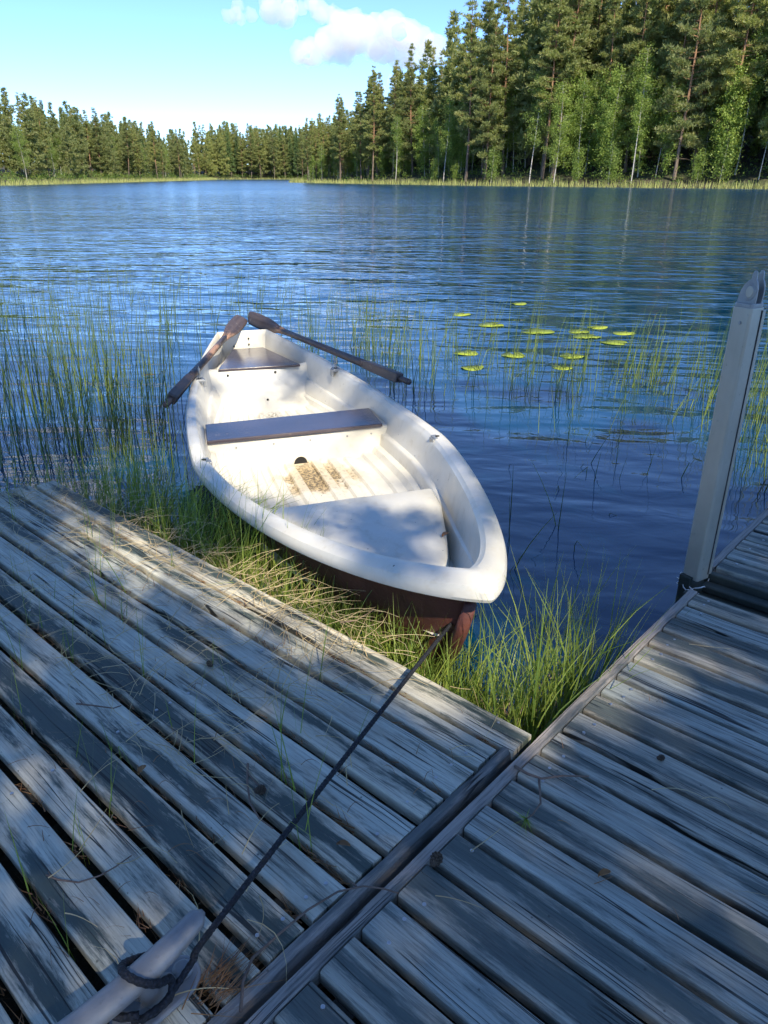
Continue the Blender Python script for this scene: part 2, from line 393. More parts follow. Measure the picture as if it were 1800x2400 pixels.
# ------------------------------------------------------------------ ground, water
LAKE = np.array([(-140, -22), (-60, -6), (-20, .5), (-8, 2.2), (-3.4, 3.0), (-2.1, 3.75), (-1.55, 3.85), (-.8, 3.05), (.05, 2.28),
                 (.55, 2.05), (.80, 1.75), (.95, 1.2), (1.6, .5), (5, -1.5), (20, -6), (70, -15), (120, 5), (112, 40), (92, 66), (75, 88), (54, 115),
                 (37, 131), (18, 152), (-3, 185), (-24, 222), (-26, 300), (-36, 395), (-60, 408), (-84, 398), (-78, 355), (-77, 290), (-75, 237), (-74, 187),
                 (-74, 154), (-88, 110), (-125, 70), (-150, 20)], float)
def lake_sd(P):
    """signed distance to the shoreline, positive on land"""
    P = np.asarray(P, float).reshape(-1, 2); a = LAKE; b = np.roll(LAKE, -1, 0); d = b - a
    best = np.full(len(P), 1e18); inside = np.zeros(len(P), bool)
    for i in range(len(a)):
        w = P - a[i]; k = np.clip((w @ d[i]) / (d[i] @ d[i]), 0, 1)
        best = np.minimum(best, ((w - k[:, None] * d[i]) ** 2).sum(1))
        c = (a[i][1] > P[:, 1]) != (b[i][1] > P[:, 1])
        xs = a[i][0] + (P[:, 1] - a[i][1]) / (d[i][1] if abs(d[i][1]) > 1e-9 else 1e-9) * d[i][0]
        inside ^= c & (P[:, 0] < xs)
    sd = np.sqrt(best); return np.where(inside, -sd, sd)
def height(P):
    P = np.asarray(P, float).reshape(-1, 2); sd = lake_sd(P); x, y = P[:, 0], P[:, 1]
    hill_r = np.clip((x + 40) / 60, 0, 1) * np.clip((y - 40) / 30, 0, 1)
    hill_l = np.clip((-x - 40) / 30, 0, 1)
    land = np.clip(sd, 0, None)
    far = np.clip((np.hypot(x, y) - 20) / 30, 0, 1)
    up = .06 * np.clip(land / .5, 0, 1) + far * (.5 * np.clip(land / 4, 0, 1) + np.minimum(land, 90) * (.05 + .17 * hill_r + .03 * hill_l)) + (1 - far) * np.clip(land - 1.2, 0, None) * .07
    z = WZ - .02 + np.where(sd > 0, up, -np.minimum(-sd * .35, 2.5))
    return z + np.where(sd > .3, np.sin(x * 1.7 + y * .6) * np.sin(y * 1.3 - x * .4) * .02, 0)
rad = np.concatenate([[0.0], np.geomspace(.25, 40, 90), np.geomspace(43, 520, 40)])
ang = np.linspace(0, 2 * math.pi, 181)[:-1]
Rr, Aa = np.meshgrid(rad, ang, indexing='ij'); GX, GY = (Rr * np.cos(Aa)).ravel(), (Rr * np.sin(Aa)).ravel() + 1.5
GZ = height(np.c_[GX, GY]); na = len(ang)
ii, jj = np.meshgrid(np.arange(len(rad) - 1), np.arange(na), indexing='ij')
quad = np.stack([ii * na + jj, ii * na + (jj + 1) % na, (ii + 1) * na + (jj + 1) % na, (ii + 1) * na + jj], -1).reshape(-1, 4)[:, ::-1]
g = link('ground', tri_mesh('ground', np.c_[GX, GY, GZ], quad, True), M['ground']); tag(g, 'dark forest soil and lake bed under everything', 'ground', kind='structure')
xs = np.linspace(-300, 300, 9); ys = np.linspace(-60, 440, 9)
WX, WY = np.meshgrid(xs, ys, indexing='ij')
mbw = MB().grid(np.stack([WX, WY, np.full_like(WX, WZ)], -1))
wat = mbw.build('lake_water', M['water']); tag(wat, 'blue rippled lake water', 'water', kind='structure')
for p in wat.data.polygons: pass
wat.data.flip_normals() if wat.data.polygons[0].normal.z < 0 else None

# ------------------------------------------------------------------ decks
def plank_mesh(name, length, width, thick, seed):
    r = random.Random(seed); nx = max(6, int(length / .16)); V = []; F = []
    prof = [(-.5, 0), (-.5, 1 - .16), (-.47, 1 - .03), (-.42, 1), (.42, 1), (.47, 1 - .03), (.5, 1 - .16), (.5, 0)]
    n = len(prof)
    ph = [r.uniform(0, 6.28) for _ in range(6)]
    for i in range(nx + 1):
        x = length * (i / nx - .5)
        wl = 1 + .018 * math.sin(x * 3.1 + ph[0]) + .010 * math.sin(x * 11 + ph[1]); wr = 1 + .018 * math.sin(x * 2.7 + ph[2]) + .010 * math.sin(x * 9 + ph[3])
        zz = .0022 * math.sin(x * 2.2 + ph[4]) + .001 * math.sin(x * 13 + ph[5])
        for y, z in prof:
            V.append((x, y * width * (wl if y < 0 else wr), (z - 1) * thick + (zz if z > .5 else 0)))
    for i in range(nx):
        for k in range(n):
            F.append((i * n + k, (i + 1) * n + k, (i + 1) * n + (k + 1) % n, i * n + (k + 1) % n))
    F += [tuple(range(n)), tuple(nx * n + k for k in range(n - 1, -1, -1))]
    me = bpy.data.meshes.new(name); me.from_pydata(V, [], F); me.update(); return me

nail_me = None
def nail(parent, x, y):
    global nail_me
    if nail_me is None:
        m = MB().tube([(0, 0, -.004), (0, 0, .0012), (0, 0, .0020)], [.0046, .0046, .003], 8); nail_me = bpy.data.meshes.new('nail'); nail_me.from_pydata(m.v, [], m.f); nail_me.materials.append(M['nail'])
    link('nail', nail_me, None, parent, loc=(x, y, .0006))

PA = R(48) + math.pi / 2          # board direction
left = thing('timber_deck', 'weathered grey plank shore deck on the left with cleat and dry grass', 'deck', deck(.5, 2.2), 0)
def child_at(root, o, p, rz):
    o.parent = root
    rp = np.array(root.location)
    o.location = tuple(np.asarray(p, float) - rp); o.rotation_euler = (0, 0, rz)
gaps = [1.478, 1.362, 1.255, 1.131, 1.023, .900, .790, .665, .548, .440, .316, .185, .072, -.04, -.155, -.27, -.385, -.50, -.615, -.73]
T0 = .806
rp_ = random.Random(3)
for i in range(len(gaps) - 1):
    s0, s1 = gaps[i], gaps[i + 1]; gap = .019 if i else .0
    wdt = (s0 - s1) - .024; sc = (s0 + s1) / 2 - (0 if i else .004)
    t0 = .77 if i == 0 else T0 + rp_.uniform(-.003, .005); t1 = 3.58 + rp_.uniform(-.05, .06)
    ln = t1 - t0
    o = link('plank', plank_mesh('plank', ln, wdt, .034, i), M['wood_l'])
    child_at(left, o, deck(sc, (t0 + t1) / 2, rp_.uniform(-.003, .002)), PA)
    for tx in (T0 + .055, 1.62, 2.42, 3.2):
        for sy in (-.28, .28):
            if rp_.random() < .25: continue
            nail(o, tx - (t0 + t1) / 2 + rp_.uniform(-.012, .012), wdt * sy + rp_.uniform(-.006, .006))
# end board (its worn side faces the dock), joists
eb = MB()
prof = [(.0, -.010), (.003, -.003), (.018, -.003), (.025, -.010), (.029, -.03), (.030, -.155), (.0, -.155)]
G = []
for k in range(41):
    s = -.75 + (1.385 + .75) * k / 40; wob = .002 * math.sin(k * 1.9) + .0015 * math.sin(k * .7)
    G.append([(s, -(a + wob), b + wob * .6) for a, b in prof])
eb.grid(G); n_ = len(prof); eb.f += [tuple(range(n_)), tuple(40 * n_ + k for k in range(n_ - 1, -1, -1))]
o = eb.build('end_board', M['fascia']); child_at(left, o, deck(0, .804), R(48))
for tt in (.90, 1.62, 2.42, 3.2):
    o = MB().box((0, 0, 0), (2.15, .05, .11)).build('joist', M['wood_dark']); child_at(left, o, deck(.37, tt, -.093), R(48))

def dock_section(s_lo, s_hi, name, label, gl, t_edge, seed):
    root = thing(name, label, 'dock', deck((s_lo + s_hi) / 2, -.4), 0); rr = random.Random(seed)
    t_in = t_edge - .034; t_end = -1.75
    for i in range(len(gl) - 1):
        s0, s1 = gl[i], gl[i + 1]; wdt = s0 - s1 - .021
        o = link('plank', plank_mesh('plank', t_in - t_end, wdt, .034, seed * 100 + i), M['wood_r'])
        child_at(root, o, deck((s0 + s1) / 2, (t_in + t_end) / 2, rr.uniform(-.0025, .0015)), PA)
        for tx in (t_in - .055, .02, -.75, -1.65):
            for sy in (-.27, .27):
                if rr.random() < .45: continue
                nail(o, tx - (t_in + t_end) / 2 + rr.uniform(-.01, .01), wdt * sy + rr.uniform(-.006, .006))
    o = link('edge_board', plank_mesh('edge_board', s_hi - s_lo, .032, .14, seed + 77), M['fascia']); child_at(root, o, deck((s_lo + s_hi) / 2, t_edge - .015, .002), R(48))
    for tt in (t_edge - .10, -.3, -1.2, -1.7):
        o = MB().box((0, 0, 0), (s_hi - s_lo - .02, .05, .12)).build('beam', M['wood_dark']); child_at(root, o, deck((s_lo + s_hi) / 2, tt, -.098), R(48))
    return root
g1 = [2.528, 2.421, 2.313, 2.203, 2.090, 1.980, 1.862, 1.757, 1.648, 1.532, 1.415, 1.300, 1.185, 1.067, .954, .830, .718, .600, .485, .37, .255, .14, .025, -.09, -.205, -.32, -.435, -.55, -.665, -.78]
dock1 = dock_section(-.78, 2.528, 'dock_section', 'nearer dock section of dark grey cross boards on the right', g1, .750, 5)
g2 = [2.77 + .112 * k for k in range(26)][::-1]
dock2 = dock_section(2.77, 2.77 + .112 * 25, 'dock_section', 'farther dock section of grey boards behind the metal post', g2, .775, 6)
# steel coupling between the sections
cb = thing('dock_coupling', 'dark green steel coupling beam in the gap between dock sections', 'coupling', deck(2.65, 0), 0)
o = MB().box((0, 0, 0), (.03, 2.45, .10)).build('flange', M['dark_steel'], bevel=.004); child_at(cb, o, deck(2.742, -.45, -.062), R(48))
o = MB().box((0, 0, 0), (.03, 2.45, .10)).build('flange', M['dark_steel'], bevel=.004); child_at(cb, o, deck(2.556, -.45, -.075), R(48))
o = MB().box((0, 0, 0), (.15, 2.45, .012)).build('web_plate', M['dark_steel']); child_at(cb, o, deck(2.649, -.45, -.075), R(48))
o = MB().box((0, 0, 0), (.05, 2.4, .03)).build('rail', M['dark_steel'], bevel=.006); child_at(cb, o, deck(2.69, -.45, -.052), R(48))

# ------------------------------------------------------------------ metal post
pb = (at(1467, 1228, 0) + at(1541, 1242, 0)) / 2
post = thing('mooring_post', 'tall grey aluminium post with hinged head standing beside the dock', 'post', (pb[0], pb[1], -1.0), R(-59))
post.scale = (.73, .73, 1.0)
def chamfer(a, b, c): return [(-a + c, -b), (a - c, -b), (a, -b + c), (a, b - c), (a - c, b), (-a + c, b), (-a, b - c), (-a, -b + c)]
o = MB().prism(chamfer(.049, .049, .009), 1.0 - .02, 2.005).build('tube', M['alu'], post, bevel=.003)
o = MB().prism([(.046, .033), (.0535, .033), (.0535, .054), (.046, .054)], 1.0, 1.995).build('side_profile', M['alu'], post, bevel=.002)
o = MB().prism([(.0485, .0265), (.0515, .0265), (.0515, .0328), (.0485, .0328)], 1.0, 1.995).build('seal_strip', M['black'], post)
o = MB().prism(chamfer(.060, .060, .014), -.35, .955).build('sleeve', M['dark_steel'], post, bevel=.004)
o = MB().box((-.010, -.063, .968), (.065, .026, .05)).build('clamp_block', M['dark_steel'], post, bevel=.003)
o = MB().prism(chamfer(.046, .046, .010), 2.0045, 2.018).build('end_cap', M['cast'], post, bevel=.002)
def fork_outline():
    P = []
    for k in range(0, 15):
        a = R(-20 + k * 12.5); P.append((.036 * math.cos(a) + .004, .040 + .034 * math.sin(a)))
    return P
ol = [(-.047, .0), (-.043, .022), (-.036, .042), (-.024, .060), (-.008, .073), (.004, .078), (.006, .096), (.012, .104), (.020, .106), (.027, .101), (.029, .092), (.030, .078), (.040, .066), (.045, .050), (.046, .030), (.044, .0)]
head = MB().prism(ol, -.006, .006)
for yy, nm in ((-.024, 'fork_plate'), (.024, 'fork_plate')):
    V = [(x, yy + z * .75, 2.016 + y) for x, y, z in head.v]
    o = MB().add(V, head.f).build(nm, M['cast'], post, bevel=.002)
o = MB().tube([(.010, -.034, 2.054), (.010, -.031, 2.054)], [.017, .019], 20).build('pivot_pin', M['alu'], post, bevel=.001)
o = MB().tube([(.010, -.0315, 2.054), (.010, -.029, 2.054)], [.025, .027], 24).build('washer', M['cast'], post)
o = MB().tube([(.010, -.030, 2.054), (.010, .030, 2.054)], .012, 12).build('pivot_axle', M['dark_steel'], post)
o = MB().tube([(.005, -.0515, 1.955), (.005, -.055, 1.955)], [.006, .005], 10).build('screw', M['cast'], post)
wp = []
for k in range(30):
    a = k / 29 * 2 * math.pi * 1.15 - 2.6; rr = .078 + .010 * math.sin(k * 1.7)
    wp.append((rr * math.cos(a), -.0 + rr * math.sin(a), .955 + .012 * math.sin(k * .9)))
wp += [(.10, -.06, .93), (.09, -.085, .925), (.07, -.08, .935), (.08, -.06, .945)]
wo_ = MB().tube(wp, .0028, 6).build('wire_loop', M['wire'], post, smooth=True)

# ------------------------------------------------------------------ rowing boat
BX, BY, BH, BL, BB = -1.2368, 6.5271, -1.2482, 4.9032, .7003
SN = np.array([0, .2, .45, .75, 1.0]); SHEER = np.polyfit(SN, [.4531, .3868, .3499, .3894, .5895], 4)
def bw(s):
    s = np.asarray(s, float); sm = .5821
    return np.where(s < sm, .2247 + (BB - .2247) * (1 - (np.clip(sm - s, 0, 1) / sm) ** 2), BB * np.clip(1 - (np.clip(s - sm, 0, 1) / (1 - sm)) ** 1.4291, 0, 1) ** .7628)
def bz(s): return np.polyval(SHEER, s)
boat = thing('rowing_boat', 'white fibreglass rowing boat moored by its bow between deck and dock', 'boat', (BX, BY, WZ), BH)
def bpt(x, y, z):
    c, s_ = math.cos(BH), math.sin(BH); return np.array([BX + x * c - y * s_, BY + x * s_ + y * c, WZ + z])
S = 1 - (1 - np.linspace(0, 1, 90)) ** 1.7
def inset(d):
    k = d / .1
    x = .022 * k + S * (BL - (.175 + .05 * min(max(k - .4, 0), 1)) * k - .022 * k); w = bw(S) * (1 - d / BB * .95)
    return x, w
zr = bz(S) + .016
def floor_z(s): return .045 + .28 * np.clip(.22 - s, 0, 1) + .46 * np.clip((s - .78) / .22, 0, 1) ** 1.7
def ring(d, dz=0.0):
    x, w = inset(d); return x, w, zr + dz
rings_lip = [ring(.018, -.062), ring(.004, -.058), ring(-.001, -.044), ring(.0, -.022), ring(.007, -.008), ring(.020, -.001), ring(.038, .002), ring(.056, .0), ring(.071, -.008), ring(.082, -.024)]
xi, wi = inset(.086); fz = floor_z(S); ztop = zr - .028
vee = np.clip((.30 - S) / .30, 0, 1) * .30 + np.clip((S - .72) / .28, 0, 1) * .2
def inner(fy, fh): return xi, wi * fy, fz + (ztop - fz) * fh
rings_in = [inner(1.0, 1.0), inner(.985, .93), inner(.955, .70), inner(.928, .53), inner(.920, .505), inner(.885, .490), inner(.875, .475), inner(.868 , .45)]
def innerv(fy, fh): return xi, wi * fy * (1 - vee), fz + (ztop - fz) * fh
for fy, fh in [(.855, .27), (.85, .235), (.79, .215), (.765, .13), (.755, .105), (.66, .085), (.64, .03), (.60, .0)]: rings_in.append(innerv(fy, fh))
rg = [.545, .525, .455, .435, .375, .355, .28, .26, .20, .18, .10, .08, .0]
for k, fy in enumerate(rg):
    hgt = .016 if k in (1, 2, 5, 6, 9, 10) else 0.0
    hh = hgt * np.clip((S - .05) / .2, 0, 1) * np.clip((.93 - S) / .1, 0, 1)
    x, w, z = innerv(fy, 0.0); rings_in.append((x, w, z + hh))
rings = rings_lip + rings_in
mb = MB()
for sg in (1, -1):
    G = np.stack([np.stack([x, sg * w, z], -1) for x, w, z in rings], 1)
    mb.grid(G if sg < 0 else G[:, ::-1])
o = mb.build('liner', M['boat'], boat, smooth=True); o.data.set_sharp_from_angle(angle=R(26))
# transom: closes the stern end
mb = MB()
row = [(r[0][0], r[1][0], r[2][0]) for r in rings]
for k in range(len(row) - 1):
    a, b = row[k], row[k + 1]; mb.add([(a[0], a[1], a[2]), (b[0], b[1], b[2]), (b[0], -b[1], b[2]), (a[0], -a[1], a[2])], [(0, 1, 2, 3)])
tr = mb.build('transom', M['boat'], boat, smooth=True)
for yy, zz in ((.045, .405), (.045, .355), (-.085, .345)):
    MB().tube([(.028, yy, zz), (.033, yy, zz)], .0075, 10).build('bolt_hole', M['hole'], tr)
# red outer hull
def hull(fy, z, fx): 
    x = -.012 + S * (BL * fx - .028); return x, bw(S) * fy, z
hz = [(.966, zr - .063, .984), (.950, zr - .085, .980), (.885, zr * .60, .966), (.79, zr * .25 - .01, .942), (.64, -.06 + zr * .05, .92), (.42, -.12 + 0 * zr, .90), (.0, -.15 + 0 * zr, .88)]
mb = MB()
for sg in (1, -1):
    G = np.stack([np.stack([x, sg * w, z], -1) for x, w, z in (hull(a, b, c) for a, b, c in hz)], 1)
    mb.grid(G if sg > 0 else G[:, ::-1])
row = [(h[0][0], h[1][0], h[2][0]) for h in (hull(a, b, c) for a, b, c in hz)]
for k in range(len(row) - 1):
    a, b = row[k], row[k + 1]; mb.add([(a[0], a[1], a[2]), (b[0], b[1], b[2]), (b[0], -b[1], b[2]), (a[0], -a[1], a[2])], [(0, 3, 2, 1)])
o = mb.build('hull', M['hull_red'], boat, smooth=True)
# keel strip up the stem
kp = [(BL * .30, 0, -.16), (BL * .6, 0, -.165), (BL * .84, 0, -.14), (BL * .885, 0, -.06), (BL * .935, 0, .10), (BL * .96, 0, .33), (BL * .972, 0, .47)]
MB().tube(kp, [.02, .025, .03, .03, .028, .025, .02], 8).build('keel', M['hull_red'], boat, smooth=True)
# thwart amidships: box with a drain arch, dark board on top
def wall_at(x, fh_z):
    s = x / BL; return float(np.interp(x, xi, wi))
box = MB()
hw_t, hw_b = .592, .52
xa, xb = 1.955, 2.262
G = []
for (x, z) in ((xa, .03), (xa, .225), (xa + .012, .236), (xb - .014, .236), (xb, .226), (xb + .004, .18), (xb + .012, .05), (xb + .03, .043)):
    f = np.interp(z, [.04, .12, .24], [.46, .55, .60]); G.append([(x, y * f, z + .004 * abs(y)) for y in np.linspace(-1, 1, 25)])
o = box.grid(np.array(G)[::-1]).build('thwart_box', M['boat'], boat, smooth=False, bevel=0)
for k in range(16): pass
arch = [(math.cos(a) * .042, .052 + math.sin(a) * .045) for a in np.linspace(0, math.pi, 15)]
MB().add([(xb + .0135 - .09 * (z - .052) * .0 + .002, y - .01, z) for y, z in arch], [tuple(range(15))]).build('drain_hole', M['hole'], o)
rim = [(xb + .016, y * 1.12 - .01, .05 + (z - .05) * 1.12) for y, z in arch]
MB().tube(rim, .006, 6).build('drain_lip', M['boat'], o, smooth=True)
for yy in (-.40, -.17, .06, .30, .46):
    MB().tube([(xb + .004, yy, .196), (xb + .008, yy, .196)], .006, 10).build('rivet', M['cast'], o)
mbt = MB().prism([(1.945, -.545), (2.283, -.570), (2.287, .530), (1.925, .552)], .2405, .262)
th = mbt.build('thwart', M['seat'], boat, bevel=.004)
# bow platform, moulded box with rounded shoulders
bp = MB(); G = []
def plat_half(x): return float(np.interp(x, [3.38, 3.6, 3.9, 4.2, 4.45, 4.62], [.425, .385, .285, .165, .07, .02]))
for (x, z) in ((3.385, .03), (3.375, .24), (3.385, .262), (3.40, .268), (3.6, .268), (3.9, .268), (4.15, .27), (4.35, .273), (4.5, .28), (4.62, .285)):
    h_ = plat_half(x); dl = float(np.interp(x, [3.4, 4.0, 4.4, 4.62], [.20, .14, .05, .02])); G.append([(x, y, z - dz if z > .1 else z) for y, dz in [(-h_ - .035, dl), (-h_ - .012, min(.05, dl)), (-h_ - .006, .012), (-h_ + .01, .0), (-h_ * .5, 0), (0, -.003), (h_ * .5, 0), (h_ - .01, 0), (h_ + .006, .012), (h_ + .012, min(.05, dl)), (h_ + .035, dl)]])
o = bp.grid(np.array(G)[::-1]).build('bow_platform', M['boat'], boat, smooth=True)
# stern seat: sloping front panel with a board on top
fr = MB(); G = []
for (x, z, hw) in ((.80, .318, .43), (.815, .312, .43), (.825, .295, .42), (.86, .23, .40), (.93, .15, .38), (1.02, .095, .36), (1.12, .068, .34), (1.22, .03, .33)):
    G.append([(x - .05 * abs(y) ** 2, y * hw, z + .02 * abs(y) ** 3) for y in np.linspace(-1, 1, 17)])
sp_ = fr.grid(np.array(G)[::-1]).build('stern_panel', M['boat'], boat, smooth=True)
for yy, zz, xx in ((-.25, .285, .818), (.12, .285, .826), (.02, .112, .985)):
    MB().tube([(xx, yy, zz), (xx + .012, yy, zz + .006)], .009, 10).build('bolt_hole', M['hole'], sp_)
MB().prism([(.10, -.105), (.805, -.318), (.845, .322), (.10, .155)], .3195, .337).build('stern_seat', M['seat'], boat, bevel=.003)
# oarlock sockets and oarlocks
def socket(x, sg, lock):
    s = x / BL; w = float(bw(s)); z = float(bz(s))
    y = sg * (w - .055)
    so = MB().box((x, y, z + .006), (.075, .055, .022)).build('oarlock_socket', M['cast'], boat, bevel=.004)
    MB().box((x, y - sg * .031, z - .016), (.055, .014, .05)).build('bracket_face', M['cast'], so, bevel=.003)
    MB().tube([(x, y, z + .0165), (x, y, z + .020)], .0125, 14).build('socket_hole', M['hole'], so)
    if lock:
        MB().tube([(x, y, z + .0), (x, y, z + .05)], .008, 10).build('pin', M['cast'], so)
        U_ = [(x + .038 * math.sin(a), y, z + .085 - .036 * math.cos(a)) for a in np.linspace(-2.0, 2.0, 15)]
        MB().tube(U_, .006, 8).build('oarlock', M['cast'], so, smooth=True)
socket(1.27, -1, True); socket(1.27, 1, True); socket(2.90, -1, False); socket(2.93, 1, False)
EYE = at(985, 1335, 0.035)
c_, s__ = math.cos(-BH), math.sin(-BH); q = EYE - np.array([BX, BY, WZ]); el = (q[0] * c_ - q[1] * s__, q[0] * s__ + q[1] * c_, q[2])
MB().tube([(el[0] + .018 * math.cos(a) - .012, el[1] + .0, el[2] + .018 * math.sin(a)) for a in np.linspace(0, 2 * math.pi, 17)], .005, 8, False).build('mooring_eye', M['cast'], boat, smooth=True)
MB().tube([(el[0] - .03, el[1], el[2]), (4.62, 0, el[2] + .02), (4.55, 0, el[2] + .03)], [.006, .008, .01], 8).build('eye_bolt', M['cast'], boat, smooth=True)

# oars
def oar(tip, hand, label, roll):
    tip, hand = np.asarray(tip), np.asarray(hand); L = np.linalg.norm(hand - tip)
    root = bpy.data.objects.new('oar', None); COL.objects.link(root); root.empty_display_size = .1; tag(root, label, 'oar', 'wooden oars of the boat')
    d = Vector((hand - tip).tolist()).normalized()
    vw_ = Vector(tip.tolist()) - Vector((0, 0, CAM_Z)); yax = d.cross(vw_).normalized(); yax = yax if abs(yax.z) < .05 or yax.z > 0 else -yax; zax = d.cross(yax).normalized()
    m = Matrix((d, yax, zax)).transposed().to_4x4() @ Matrix.Rotation(roll, 4, 'X'); m.translation = Vector(tip.tolist()); root.matrix_world = m
    X = [0, .006, .03, .10, .25, .42, .52, .60, .70]
    hw = [.034, .050, .060, .066, .068, .062, .048, .034, .026]; ht = [.007, .009, .010, .011, .012, .014, .018, .022, .024]
    V = MB().tube([(x, 0, 0) for x in X], [1.0] * len(X), 12, True, [(a, b) for a, b in zip(hw, ht)])
    V.build('blade', M['oar'], root, smooth=True)
    X2 = [.68, 1.0, L * .62, L - .62, L - .55]
    MB().tube([(x, 0, 0) for x in X2], [.0245, .024, .026, .029, .030], 12).build('shaft', M['oar'], root, smooth=True)
    lm = MB().tube([(x, 0, 0) for x in (L - .60, L - .52, L - .30, L - .135, L - .12)], [.030, .041, .046, .047, .044], 4)
    lm.build('loom', M['oar'], root, bevel=.006)
    MB().tube([(x, 0, 0) for x in (L - .125, L - .09, L - .04, L - .008, L)], [.018, .019, .021, .020, .013], 12).build('grip', M['oar'], root, smooth=True)
    return root
oar(at(524, 686, .235), at(357, 876, .075), 'brown oar with flaking varnish on the left gunwale of the boat', R(14))
oar(at(537, 685, .215), at(886, 826, .135), 'dark brown oar resting on the right gunwale of the boat', R(16))

# ------------------------------------------------------------------ cleat and mooring rope
cl = thing('mooring_cleat', 'large grey cast cleat bolted to the left deck', 'cleat', deck(.29, .905, 0), R(48))
def stadium(l, r, n=10, cx=0, cy_=0):
    return [(cx + l + r * math.cos(a), cy_ + r * math.sin(a)) for a in np.linspace(-math.pi / 2, math.pi / 2, n)] + [(cx - l + r * math.cos(a), cy_ + r * math.sin(a)) for a in np.linspace(math.pi / 2, 1.5 * math.pi, n)]
base = MB().prism(stadium(.125, .046), .0015, .014).build('base_plate', M['cleat'], cl, bevel=.005)
for sx in (.140, -.140):
    MB().tube([(sx, 0, .014), (sx, 0, .022), (sx, 0, .027)], [.020, .020, .013], 14).build('bolt_head', M['cleat'], cl, bevel=.002)
hx = np.linspace(-.2, .2, 29); hp = [(x, 0, .088 + .035 * abs(x / .2) ** 2.2) for x in hx]
hr = [float(np.interp(abs(x), [0, .08, .15, .185, .195, .2], [.0265, .026, .023, .020, .014, .005])) for x in hx]
MB().tube(hp, hr, 14, True, [(1.05, .82)] * 29).build('horn', M['cleat'], cl, smooth=True)
for sg in (1, -1):
    MB().tube([(sg * .088, 0, .008), (sg * .076, 0, .030), (sg * .066, 0, .062), (sg * .060, 0, .092)], [.038, .026, .022, .024], 12, True, [(.75, 1.0)] * 4).build('leg', M['cleat'], cl, smooth=True)
mr = bpy.data.objects.new('mooring_rope', None); COL.objects.link(mr); tag(mr, 'dark navy braided mooring rope from the boat bow to the cleat', 'rope'); mr.empty_display_size = .1
mr.location = tuple(deck(.49, .905, .0))
def braid(name, pts, r, step=.006):
    pts = [np.asarray(p, float) for p in pts]; out = []
    # catmull-rom resample
    P = [pts[0]] + pts + [pts[-1]]
    for i in range(1, len(P) - 2):
        n = max(2, int(np.linalg.norm(P[i + 1] - P[i]) / step))
        for k in range(n):
            t = k / n; a, b, c, d = P[i - 1], P[i], P[i + 1], P[i + 2]
            out.append(.5 * (2 * b + (c - a) * t + (2 * a - 5 * b + 4 * c - d) * t * t + (3 * b - a - 3 * c + d) * t ** 3))
    out.append(pts[-1])
    rr = [r * (1 + .07 * (1 if k % 2 else -1)) for k in range(len(out))]
    off = np.array(mr.location)
    return MB().tube([p - off for p in out], rr, 8).build(name, M['rope'], mr, smooth=True)
def cw(x, y, z): return deck(.29 + x, .905 + y, z)
braid('rope_line', [EYE, EYE * .75 + cw(.20, -.008, .072) * .25 + np.array([0, 0, .006]), EYE * .35 + cw(.20, -.008, .072) * .65 + np.array([0, 0, .003]), cw(.20, -.012, .074), cw(.15, -.030, .066), cw(.09, -.040, .045), cw(.055, -.038, .030), cw(.02, -.02, .030)], .0066)
braid('rope_turn', [cw(.03, -.034, .034), cw(.085, -.042, .040), cw(.10, -.03, .066), cw(.075, -.036, .088), cw(.05, -.030, .112), cw(.035, .0, .122), cw(.045, .030, .106), cw(.085, .040, .075), cw(.12, .030, .055), cw(.10, .038, .045), cw(.05, .044, .040), cw(-.0, .03, .045), cw(-.02, -.01, .04)], .0074)
braid('rope_turn', [cw(.17, .022, .072), cw(.12, .034, .062), cw(.07, .040, .055), cw(.02, .030, .060), cw(.0, -.01, .06), cw(.03, -.034, .050)], .0074)

# ------------------------------------------------------------------ vegetation tools
def unit(v): return v / (np.linalg.norm(v, axis=-1, keepdims=True) + 1e-9)
def leaf_tris(C, n, spread, size, aspect=1.0, r=None, flat=1.0):
    """n leaf faces (quads) round each centre"""
    r = r or rng; N = len(C) * n
    P = np.repeat(C, n, 0) + r.normal(size=(N, 3)) * np.array([spread, spread, spread * flat])
    a = unit(r.normal(size=(N, 3))); b = unit(np.cross(a, r.normal(size=(N, 3))))
    sz = size * r.uniform(.6, 1.3, (N, 1))
    V = np.stack([P - a * sz * .5, P + b * sz * .32 * aspect, P + a * sz * .5, P - b * sz * .32 * aspect], 1).reshape(-1, 3)
    return V, np.arange(N * 4).reshape(-1, 4)
def tuft_tris(C, D, n, length, width, r=None, open_=.8):
    """needle tufts: narrow triangles fanning from each centre C about direction D"""
    r = r or rng; N = len(C) * n
    c = np.repeat(C, n, 0); d = unit(np.repeat(D, n, 0) + r.normal(size=(N, 3)) * open_)
    b = unit(np.cross(d, r.normal(size=(N, 3)))); L = length * r.uniform(.6, 1.2, (N, 1)); w = width * r.uniform(.7, 1.3, (N, 1))
    V = np.stack([c - b * w * .35, c + d * L * .55 + b * w, c + d * L, c + d * L * .5 - b * w], 1).reshape(-1, 3)
    return V, np.arange(N * 4).reshape(-1, 4)
def merge(parts):
    V = []; F = []; o = 0
    for v, f in parts: V.append(v); F.append(f + o); o += len(v)
    return np.concatenate(V), np.concatenate(F)
